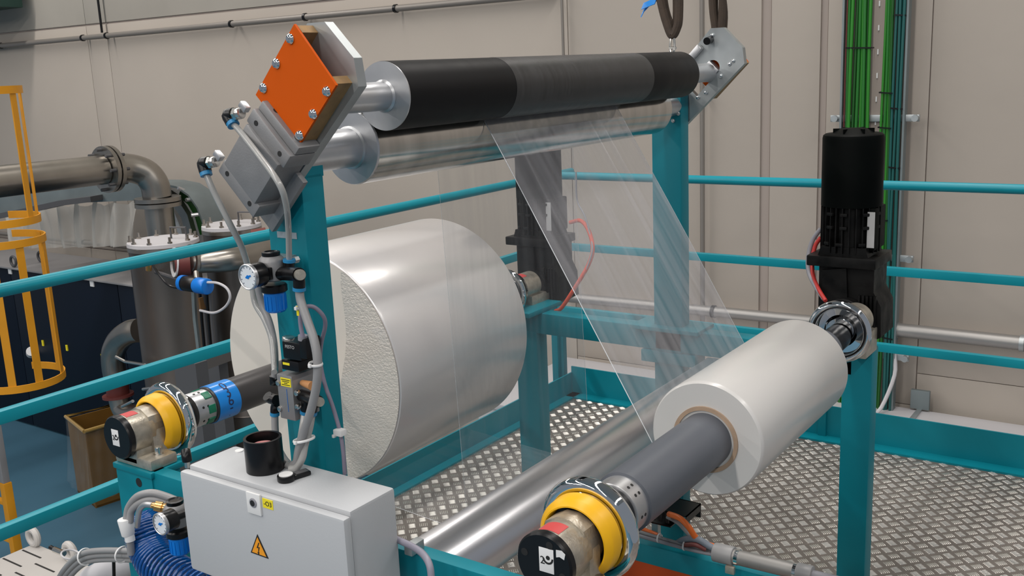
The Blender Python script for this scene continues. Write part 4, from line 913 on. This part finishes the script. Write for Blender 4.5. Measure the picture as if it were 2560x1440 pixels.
conduit('wall_conduit', (-3.9, y-.03, -.085), (-1.95, y-.03, -.062), .036, pipes, 'steel pipe along the wall between the far upright and the right motor', (.62,), cl='b')
conduit('wall_conduit', (-1.56, y-.03, -.06), (1.2, y-.03, -.06), .042, pipes, 'steel pipe low on the wall at the right edge', (.02, .27))
tag(MB().cyl((-9.255, 6.19, 2.1), (-9.255, 6.19, 5.4), .012, seg=8).build('ceiling_wire', blackp), 'thin dark wire rising above the conduit at the upper left wall joint', 'wire')
tag(MB().box((-12.6, 5.6, 2.42), (-10.45, 6.1, 3.2), .01).build('ceiling_unit', mat('dark_green_unit', (.012, .045, .035), .6)), 'dark green unit cut off by the top left corner of the picture', 'unit')
# cable ladder
ld = thing('cable_ladder', 'perforated galvanised cable ladder fixed upright on the hall wall at right', 'cable tray', (-1.68, 6.12, -.56))
MB().box((-1.855, 6.135, -.56), (-1.50, 6.145, 5.0)).build('tray_back', wallg, ld)
for x in (-1.86, -1.50): MB().box((x-.006, 6.085, -.56), (x+.006, 6.145, 5.0)).build('tray_side', galv, ld)
for k in range(36):
    z = -.45+k*.135
    MB().box((-1.672, 6.128, z), (-1.664, 6.1345, z+.03)).build('tray_slot', whitep, ld)
for z in (1.21, .385, -.225):
    MB().box((-1.93, 6.115, z-.02), (-1.42, 6.135, z+.02), .003).build('support_bar', zinc, ld)
    for x in (-1.90, -1.44): MB().cyl((x, 6.09, z), (x, 6.13, z), .02, seg=10).build('bar_bolt', zinc, ld)
# green cables: each one by itself
gcab = 'green cables on the cable ladder'
def vcable(x0, y0, r, m, lab, drift=0, z0=-.56, ph=0, kind='green_cable', cat='cable'):
    pts = [(x0+drift*(k/11)+.006*math.sin(k*1.1+ph), y0+.004*math.sin(k*.7+ph*2), z0+(5.0-z0)*k/11) for k in range(12)]
    tag(MB().tube(pts, r, 7, 3).build(kind, m, ang=60), lab, cat, gcab)
n1 = 8
for k in range(n1):
    vcable(-1.822+k*.0175, 6.098-.012*(k % 2), .0098, (green, green2, green3, green, green2, green, green3, green2)[k],
           'green cable of the left bunch on the cable ladder, number %s from its left side' % ('one two three four five six seven eight'.split()[k]), ph=k*.9, drift=.0)
for k in range(4):
    vcable(-1.625+k*.0155, 6.10-.010*(k % 2), .0088, (green2, green, green2, green3)[k],
           'green cable of the right bunch on the cable ladder, number %s from its left side' % ('one two three four'.split()[k]), ph=k*1.3+2)
for k in range(4):
    vcable(-1.560+k*.0145, 6.095-.012*(k % 2), .0088, tealc, 'dark teal cable at the right side of the ladder, number %s from the green ones' % ('one two three four'.split()[k]), ph=k*2.1+1, kind='teal_cable')
vcable(-1.838, 6.10, .004, maroon, 'thin maroon cable left of the green cable bunch', ph=.5, kind='maroon_cable')
for bx, bw, zs, nm in ((-1.762, .15, (1.62, 2.6, .2), 'left green bunch'), (-1.603, .072, (1.36, 1.16, .62, .02, 2.1), 'right green bunch'), (-1.540, .062, (1.79, 1.27, .93, .30, -.1), 'dark teal bunch')):
    for i, z in enumerate(sorted(zs, reverse=True)):
        tag(MB().strip([(bx-bw/2, 6.115, z), (bx-bw/2, 6.074, z), (bx+bw/2, 6.074, z-.006), (bx+bw/2, 6.115, z-.006)], .008, .003, (0, 0, 1)).build('cable_tie', blackp),
            'black cable tie round the %s on the ladder, %s from the top' % (nm, ('first', 'second', 'third', 'fourth', 'fifth')[i]), 'cable tie', 'black ties round the %s' % nm)
wc = [(-1.50, 6.10, -.20), (-1.49, 6.08, -.33), (-1.54, 6.0, -.52), (-1.58, 5.9, -.553)]
tag(MB().tube(wc, .012, 8, 4).build('white_cable', ledgem), 'pale cable bending forward at the foot of the cable ladder', 'cable')
# pale sheet metal ledge below the wall at right
lg = thing('wall_duct', 'pale sheet metal duct top along the foot of the wall at right', 'duct', (-1.0, 5.6, -1.0))
for k, (x0, x1) in enumerate(((-3.9, -2.65), (-2.64, -1.36), (-1.35, -.62), (-.61, .8), (.81, 2.5))):
    MB().box((x0, 5.05, -.60), (x1, 6.18, -.56), .003).build('duct_panel', ledgem, lg)
MB().box((-3.9, 5.06, -2.0), (2.5, 6.18, -.605), .003).build('duct_body', ledgem, lg)
for x in (-1.355, -.615):
    MB().box((x-.014, 5.05, -.56), (x+.014, 6.17, -.548), .002).build('joint_strip', zinc, lg)
    MB().box((x-.055, 6.155, -.55), (x+.055, 6.185, -.43), .004).build('fixing_plate', zinc if x > -1 else galv, lg)
MB().box((-.72, 5.35, -.56), (-.50, 5.40, -.545), .002).build('joint_strip', zinc, lg)

# ================================================================ LEFT BACKGROUND
# dark navy machine housing with a dusty top
nv = thing('navy_housing', 'long dark navy housing with dusty grey top along the wall at left', 'housing', (-10, 5.45, -2.0))
for x0, x1 in ((-14.5, -12.4), (-12.39, -10.3), (-10.29, -8.42), (-8.41, -6.6)):
    MB().box((x0, 5.45, -1.98), (x1, 5.48, -.24), .004).build('housing_panel', navy, nv)
MB().box((-14.5, 5.485, -2.0), (-6.6, 6.15, -.25)).build('housing_body', navy, nv)
MB().box((-14.5, 5.42, -.245), (-6.6, 6.15, -.225), .004).build('housing_top', greytop, nv)
for q in ((-10.1855,5.4430,-0.1800), (-10.1668,5.7322,-0.1800)):
    MB().torus((q[0], q[1], -.16), (0, 1, 0), .05, .014, 20, 8).build('lifting_eye', greyfr, nv)
for q in ((-10.2831,5.4400,-0.2723), (-8.8156,5.4400,-0.2761)): MB().box((q[0]-.03, 5.44, q[2]-.03), (q[0]+.03, 5.45, q[2]+.03)).build('white_marker', whitep, nv)
for q in ((-9.8542,5.4400,-1.0021), (-9.4164,5.4400,-0.9983), (-8.8156,5.4400,-1.0159)): MB().box((q[0]-.014, 5.44, q[2]-.03), (q[0]+.014, 5.45, q[2]+.03)).build('yellow_marker', yel, nv)
MB().cyl((-10.0222,5.4000,-1.0997), (-10.1222,5.4500,-1.1520), .05, seg=14).build('door_knob', whitep, nv)

def vessel(x, y_, r, ztop, label, lidm):
    t = thing('steel_vessel', label, 'tank', (x, y_, -2.0))
    MB().lathe((x, y_, -2.0), (0, 0, 1), [(0, r*.97), (.9, r*.97), (.905, r*.99), (.915, r*.97), (2.0+ztop-.06, r*.97), (2.0+ztop-.058, r)], 40).build('vessel_shell', tankm, t)
    MB().lathe((x, y_, ztop-.058), (0, 0, 1), [(0, r*1.0), (.028, r*1.0), (.030, r*.99)], 40).build('flange', stainless, t)
    MB().lathe((x, y_, ztop-.026), (0, 0, 1), [(0, r*1.0), (.026, r*.99), (.030, r*.97), (.030, 0)], 40).build('lid', ledgem, t)
    for k in range(10):
        a = 2*PI*k/10+.2; p = (x+r*.9*math.cos(a), y_+r*.9*math.sin(a), ztop)
        MB().cyl(p, (p[0], p[1], ztop+.05), .010, seg=8).lathe(p, (0, 0, 1), [(0, .019), (.016, .019)], 6).build('lid_bolt', stainless, t)
    MB().tube([(x+.02, y_+.06, ztop), (x+.02, y_+.06, ztop+.09), (x+.15, y_+.10, ztop+.09), (x+.15, y_+.10, ztop)], .008, 8, 0).build('lid_handle', greyfr, t)
    return t
vessel(-6.47, 4.62, .262, .432, 'nearer stained steel vessel with bolted pale lid, left of the near upright', ledgem)
vessel(-6.44, 5.25, .235, .46, 'farther stained steel vessel with bolted pale lid, partly behind the upright', ledgem)
# stainless pipe coming along, elbow, drop to the vessel
pp = thing('steel_pipe', 'thick stainless pipe with flanged elbow dropping behind the nearer vessel', 'pipe', (-7.8, 5.0, .9))
px_ = -7.8; Rp = .125
MB().cyl((px_, 1.5, .905), (px_, 5.06, .885), Rp, seg=32).build('straight_pipe', stainless, pp)
for y0 in (5.07, 5.12): MB().ring((px_, y0, .885), (px_, y0+.035, .885), .20, Rp-.004, 32).build('flange', stainless, pp)
for k in range(8):
    a = 2*PI*k/8; MB().cyl((px_+.17*math.cos(a), 5.02, .885+.17*math.sin(a)), (px_+.17*math.cos(a), 5.20, .885+.17*math.sin(a)), .014, seg=8).build('flange_bolt', greyfr, pp)
eb = [(px_, 5.15, .885), (px_+.02, 5.30, .875), (px_+.07, 5.42, .82), (px_+.11, 5.47, .72), (px_+.12, 5.48, .60)]
MB().tube(eb, Rp, 28, 6).build('elbow', stainless, pp)
for z in (.60, .555): MB().ring((px_+.12, 5.48, z), (px_+.12, 5.48, z-.035), .20, Rp-.004, 32).build('flange', stainless, pp)
MB().cyl((px_+.12, 5.48, .52), (px_+.12, 5.48, -.2), Rp, seg=32).build('drop_pipe', stainless, pp)
# horizontal pipe between vessels with maroon couplings
cp2 = thing('steel_pipe', 'stainless pipe with maroon rubber couplings right of the nearer vessel', 'pipe', (-5.6386,4.5000,0.3628))
MB().tube([(-5.9100,4.4500,0.3372), (-5.8137,4.5000,0.3440), (-5.7202,4.6000,0.3385), (-5.7171,4.7800,0.3356), (-5.7471,4.9800,0.3522)], .085, 24, 5).build('pipe_bend', stainless, cp2)
MB().cyl((-5.9691,4.3400,0.3501), (-5.9054,4.4200,0.3460), .098, seg=28).build('coupling', maroon, cp2)
MB().ring((-5.9099,4.4200,0.3457), (-5.9052,4.4400,0.3423), .125, .08, 28).build('flange', stainless, cp2)
MB().ring((-5.9735,4.3300,0.3516), (-5.9691,4.3400,0.3501), .105, .08, 28).build('clamp_band', whitep, cp2)
MB().cyl((-5.9086,5.0000,0.3991), (-5.8379,5.0800,0.4087), .085, seg=24).build('coupling', maroon, cp2)
for q, q2 in (((-6.2586,4.3300,0.3418), (-6.2726,4.3300,0.2700)), ((-6.1272,4.3300,0.3517), (-5.9772,4.3300,0.3801)), ((-6.1554,4.9500,0.3608), (-6.1603,4.9500,0.3295)), ((-6.0507,4.9800,0.3780), (-5.9757,4.9800,0.3951))):
    MB().cyl(q, q2, .022, seg=10).build('brass_valve', brass, cp2, 'small brass valve')
# blue black valve actuator with wires
va = thing('valve_actuator', 'black and blue rotary valve actuator right of the nearer vessel', 'actuator', (-5.5799,4.2000,0.2513))
MB().cyl((-5.7070,4.2000,0.2511), (-5.5633,4.2000,0.2500), .052, seg=24, ch=.008).build('actuator_body', blackp, va)
MB().cyl((-5.7283,4.2000,0.2521), (-5.6939,4.2000,0.2523), .054, seg=24).build('end_cap', bluep, va)
MB().cyl((-5.5718,4.2000,0.2492), (-5.4558,4.2000,0.2486), .055, seg=24, ch=.01).build('end_cap', bluep, va)
MB().cyl((-5.6308,4.2500,0.3257), (-5.5921,4.2200,0.2794), .018, seg=12).build('valve_stem', stainless, va)
MB().tube([(-5.4674,4.2000,0.2777), (-5.3486,4.2000,0.2826), (-5.2613,4.2000,0.2526), (-5.2429,4.2000,0.1923), (-5.3056,4.2000,0.1237), (-5.4232,4.2000,0.0731), (-5.5680,4.2000,0.0746)], .009, 8).build('signal_cable', ledgem, va, 'pale looping cable')
MB().tube([(-6.0448,4.2000,0.3730), (-5.9640,4.2000,0.2799), (-5.8649,4.2000,0.2174), (-5.7140,4.2000,0.2114)], .008, 8).build('signal_cable', blackp, va, 'thin black cable')
MB().tube([(-5.5657,4.2200,0.2374), (-6.32, 4.42, (-5.5657,4.2200,0.2374)[2])], .015, 8, 0).build('mounting_arm', greyfr, va)
# narrow cable riser behind the actuator
rs_ = thing('cable_riser', 'narrow metal riser with dark cables between the vessel and the big roll', 'cable tray', (-5.7405,4.3000,-0.3256))
MB().tube([(-5.7469,4.3000,0.1706), (-5.7654,4.3000,-0.0376), (-5.7628,4.3000,-0.3286), (-5.7918,4.3000,-0.6296)], .018, 6, 2).build('riser_side', galv, rs_)
for k in range(4): MB().tube([Vector(q)+Vector((k*.036, 0, 0)) for q in ((-5.7020,4.3200,0.1791), (-5.7170,4.3200,-0.0370), (-5.7271,4.3200,-0.3291), (-5.7508,4.3200,-0.6292))], .012, 8, 2).build('riser_cable', greyfr if k % 2 else blackp, rs_)
MB().box((-5.6806,4.2800,0.1329), (-5.6631,4.3400,0.0503)).build('riser_bracket', rust, rs_)
# dark stand frame
sd = thing('stand_frame', 'dark grey square tube stand between the chuck and the big roll', 'frame', (-4.4325,3.3000,-0.3410))
MB().box((-4.4680,3.3000,0.0912), (-4.6582,3.3800,-0.7789)).build('stand_leg', greyfr, sd)
MB().box((-5.0474,3.9000,-0.1251), (-5.2357,3.9700,-1.1417)).build('stand_leg', greyfr, sd)
MB().strip([(-4.5312,3.3400,0.0601), (-5.0243,3.9500,-0.1039)], .07, .07, (0, 0, 1)).build('stand_beam', greyfr, sd)
# U bend pipe left of the vessel
ub = thing('steel_pipe', 'stainless U bend with maroon coupling at the left side of the nearer vessel', 'pipe', (-7.1000,4.5000,-0.8307))
MB().tube([(-6.9150,4.6200,-0.3240), (-7.0108,4.6000,-0.3435), (-7.1727,4.6000,-0.4296), (-7.2731,4.6000,-0.5437), (-7.2995,4.6000,-0.6668), (-7.2843,4.6000,-0.8023)], .095, 24, 6).build('pipe_bend', stainless, ub)
MB().ring((-7.2874,4.6000,-0.7648), (-7.2862,4.6000,-0.7853), .13, .09, 28).build('flange', stainless, ub)
MB().cyl((-7.2787,4.6000,-0.8014), (-7.2900,4.6000,-0.9070), .09, seg=24).build('coupling', maroon, ub)
MB().ring((-7.2900,4.6000,-0.9070), (-7.2889,4.6000,-0.9277), .125, .085, 28).build('flange', maroon, ub)
MB().tube([(-7.2839,4.6000,-0.9304), (-7.2596,4.6000,-1.0239), (-7.1441,4.5800,-1.0540), (-6.9430,4.5500,-1.0107)], .085, 20, 4).build('pipe_bend', stainless, ub)
for k, (p, q) in enumerate((((-6.7756,4.3000,-0.4390), (-6.6640,4.3000,-0.4622)), ((-6.6640,4.3000,-0.4622), (-6.3459,4.2500,-0.4302)), ((-6.1781,4.1000,-0.5488), (-5.9495,4.0500,-0.4846)), ((-6.4627,4.1000,-0.7250), (-6.2469,4.0500,-0.6350)))):
    MB().cyl(p, q, .012, seg=8).build('clamp_lever', nickel, ub, 'bright clamp lever')
# galvanised cable trunking running along and curving down with hanging film
tr = thing('cable_trunking', 'galvanised cable trunking running along the wall and curving down behind the vessels', 'cable tray', (-8.0, 5.7, .5))
MB().strip([(-9.9319,5.1000,0.4772), (-9.7240,5.1500,0.4911), (-8.9250,5.3500,0.5966), (-8.2199,5.6000,0.6200), (-8.0494,5.6500,0.6197)], .17, .02, (0, 0, 1)).build('side_rail', galv, tr)
MB().strip([(-9.9678,5.1000,0.3560), (-9.7559,5.1500,0.3791), (-9.3410,5.2500,0.4470), (-8.8889,5.4000,0.5305), (-8.5180,5.5000,0.5697)], .05, .35, (0, 0, 1)).build('tray_bottom', greyfr, tr)
MB().strip([(-9.6332,5.7500,0.6467), (-8.6508,5.7800,0.7026), (-8.3076,5.8000,0.6794), (-7.9133,5.8200,0.6848), (-7.7122,5.8400,0.6590), (-7.5795,5.8600,0.5877), (-7.4872,5.8700,0.4765), (-7.4480,5.8800,0.3484), (-7.4581,5.9000,0.1969)], .26, .02, (0, 1, 0)).build('side_rail', galv, tr)
MB().strip([(-9.2109,5.7000,0.6133), (-8.2329,5.7400,0.6322), (-8.0215,5.7600,0.6218), (-7.8301,5.7800,0.5297), (-7.7319,5.8000,0.3830), (-7.7100,5.8200,0.1947), (-7.7079,5.8200,0.0068)], .05, .10, (0, 1, 0)).build('inner_curve', stainless, tr)
for k in range(9):
    q = Vector((-9.1282,5.7200,0.6649)).lerp(Vector((-7.9410,5.7600,0.6726)), k/8); MB().cyl(q, q+Vector((0, -.012, 0)), .012, seg=8).build('rail_rivet', whitep, tr)
for p, q in (((-7.5785,5.7000,0.5502), (-7.5750,5.7800,0.5470)), ((-7.5291,5.7000,0.4146), (-7.4766,5.8000,0.4173)), ((-7.6731,5.7000,0.6553), (-7.6547,5.7800,0.6097))): MB().tube([p, q], .018, 8, 0).build('tray_rung', alu, tr)
MB().strip([(-7.8259,5.8400,0.6037), (-7.7026,5.8500,0.5255), (-7.6230,5.8600,0.3981), (-7.5873,5.8700,0.2127)], .02, .12, (0, 1, 0)).build('green_edge', green3, tr, 'green cable bunch in the curve')
tag(MB().strip([(-8.4181,5.9000,0.5758), (-8.2457,5.9000,0.6047), (-8.0744,5.9000,0.5498), (-7.9890,5.9200,0.4102), (-7.9389,5.9400,0.2382), (-7.9144,5.9500,0.0460)], .22, .13, (0, 1, 0)).build('wrapped_pipe', wrapm), 'curved pipe wrapped in bluish plastic film behind the nearer vessel', 'pipe')
# hanging dust sheet with folds
def sheet(u, v):
    a = Vector((-10.4890,5.5500,0.3705)); b_ = Vector((-8.1670,5.5500,0.5283)); p = a.lerp(b_, u)
    fold = .05*math.sin(u*46+1.5*math.sin(v*2))*(1-.25*v); dip = .06*(2*abs(math.sin(u*23))-1)*(1-v)*.4
    return (p.x+.08*v*math.sin(u*5), p.y+fold+.02*math.sin(u*120+v*3), p.z+dip-.42*v)
tag(MB().grid(sheet, 200, 8).build('dust_sheet', drape, ang=180), 'translucent plastic sheet hanging in vertical folds under the trunking', 'sheet')

# yellow ladder safety cage
def hoop(b, cx, cy, cz, R, tilt=0): 
    pts = [(cx+R*math.cos(a), cy+R*.9*math.sin(a), cz) for a in [math.radians(-130+k*10) for k in range(27)]]
    return b.strip(pts, .05, .010, (0, 0, 1))
HX, HY, HR = -6.72, 3.5, .31
lc = thing('ladder_cage', 'upper yellow ladder safety cage of flat hoops and bars at the left edge', 'ladder cage', (HX, HY, .70), 'yellow ladder cages')
for z in (1.59, .735): hoop(MB(), HX, HY, z, HR).build('hoop', yellowp, lc)
for a in (-68, -28, 22, 75, -110):
    ar = math.radians(a); MB().obox((HX+(HR-.006)*math.cos(ar), HY+(HR-.006)*.9*math.sin(ar), 1.1625), (.008, .05, .86), Euler((0, 0, ar)).to_matrix()).build('upright_bar', yellowp, lc)
lc = thing('ladder_cage', 'lower yellow ladder safety cage in front of the navy housing', 'ladder cage', (HX, HY, -.5), 'yellow ladder cages')
for z in (.60, -.37): hoop(MB(), HX, HY, z, HR+.015).build('hoop', yellowp, lc)
for a in (-70, -38, -5, 40, 85, -112):
    ar = math.radians(a); MB().obox((HX+(HR+.009)*math.cos(ar), HY+(HR+.009)*.9*math.sin(ar), .115), (.008, .05, 1.0), Euler((0, 0, ar)).to_matrix()).build('upright_bar', yellowp, lc)
ly = thing('yellow_ladder', 'yellow ladder stile with rungs at the bottom left edge', 'ladder', (-6.8, 3.4, -2.0))
s0, s1 = Vector((-7.0239,3.4500,-1.1965)), Vector((-7.1540,3.4500,-1.9769))
MB().box((s0.x-.035, 3.42, -2.0), (s0.x+.03, 3.48, s0.z), .004).build('stile', yellowp, ly)
MB().box((s0.x-.50, 3.42, -2.0), (s0.x-.44, 3.48, .6), .004).build('stile', yellowp, ly)
MB().box((s0.x-.03, 3.425, s0.z), (s0.x+.02, 3.475, s0.z+.5), .004).build('grey_post', greytop, ly)
for z in (-1.98+.3*k for k in range(1, 4)): MB().box((s0.x-.45, 3.43, z), (s0.x-.03, 3.47, z+.03), .003).build('rung', yellowp, ly)
# carton with a plastic bag
bx = thing('bagged_carton', 'brown carton bin wrapped in a clear plastic bag on the blue floor', 'carton', (-7.9, 4.8, -2.0))
cr4 = [(-7.74, 4.53), (-7.66, 4.97), (-8.14, 5.10), (-8.22, 4.66)]
for k in range(4):
    a_, b_ = Vector((*cr4[k], 0)), Vector((*cr4[(k+1) % 4], 0)); d = (b_-a_).normalized(); n_ = Vector((-d.y, d.x, 0))*.012
    MB().prism([(a_.x, a_.y), (b_.x, b_.y), (b_.x+n_.x, b_.y+n_.y), (a_.x+n_.x, a_.y+n_.y)], -2.0, -1.30, 'Z').build('carton_side', brownbox, bx)
MB().prism(cr4, -1.998, -1.98, 'Z').build('carton_floor', brownbox, bx)
ctr = Vector((-7.94, 4.815, 0))
def bag(u, v):
    t_ = u*4; k = int(t_) % 4; f = t_-int(t_); a_ = Vector((*cr4[k], 0)); b_ = Vector((*cr4[(k+1) % 4], 0)); p = a_.lerp(b_, f); o_ = (p-ctr)
    g_ = 1.05+.22*v**1.5+.035*math.sin(37*u*PI+2*v)+.02*math.sin(90*u)
    q = ctr+o_*g_; return (q.x, q.y, -1.285+.01*math.sin(60*u)-.62*v)
MB().grid(bag, 120, 8).build('plastic_bag', bagm, bx, ang=180)
b = MB(); b.tube([(*(ctr+(Vector((*cr4[k % 4], 0))-ctr)*1.03).xy, -1.29+.008*(k % 2)) for k in range(5)], .018, 8, 0); b.build('bag_rim', mat('amber_wrap', (.32, .20, .05), .25, coat=.6), bx)
# slotted machine top with lifting eyes
sm = thing('slotted_hood', 'pale slotted machine hood with two lifting eyes at the bottom left corner', 'hood', (-5.6, 2.4, -2.0))
f0 = (-5.4532,2.7894,-1.0000)
HX0, HY1 = f0[0]-.02, f0[1]+.01
MB().box((HX0, 1.0, -2.0), (HX0+.60, HY1, -1.0), .01).build('hood_body', boxw, sm)
for col in range(2):
    for k in range(9):
        x = HX0+.035+col*.225+.0*k; yy = HY1-.09-k*.115-col*.055
        MB().obox((x+.085, yy, -.9995), (.19, .010, .003)).build('vent_slot', blk, sm)
for q in ((HX0+.03, HY1-.02), (HX0+.40, HY1-.02)):
    MB().torus((q[0], q[1], -.945), (0, 1, 0), .045, .020, 24, 10).build('lifting_eye', boxw, sm)
MB().box((HX0+.60, 1.6, -1.03), (HX0+.66, HY1, -1.0), .004).build('side_rail', greyfr, sm)
nw = thing('air_nozzle', 'small black and chrome air fitting behind the slotted hood', 'fitting', (-5.0591,2.6953,-0.9000))
MB().cyl((-4.9306,2.6000,-0.8013), (-4.8716,2.6000,-0.8071), .012, seg=12).build('nozzle_tip', blackp, nw)
MB().cyl((-4.8938,2.6000,-0.8058), (-4.8042,2.6000,-0.8058), .016, seg=12).build('nozzle_body', nickel, nw)
MB().torus((-4.7426,2.6000,-0.7945), (.3, .2, 1), .045, .005, 24, 6).build('nozzle_ring', ledgem, nw)
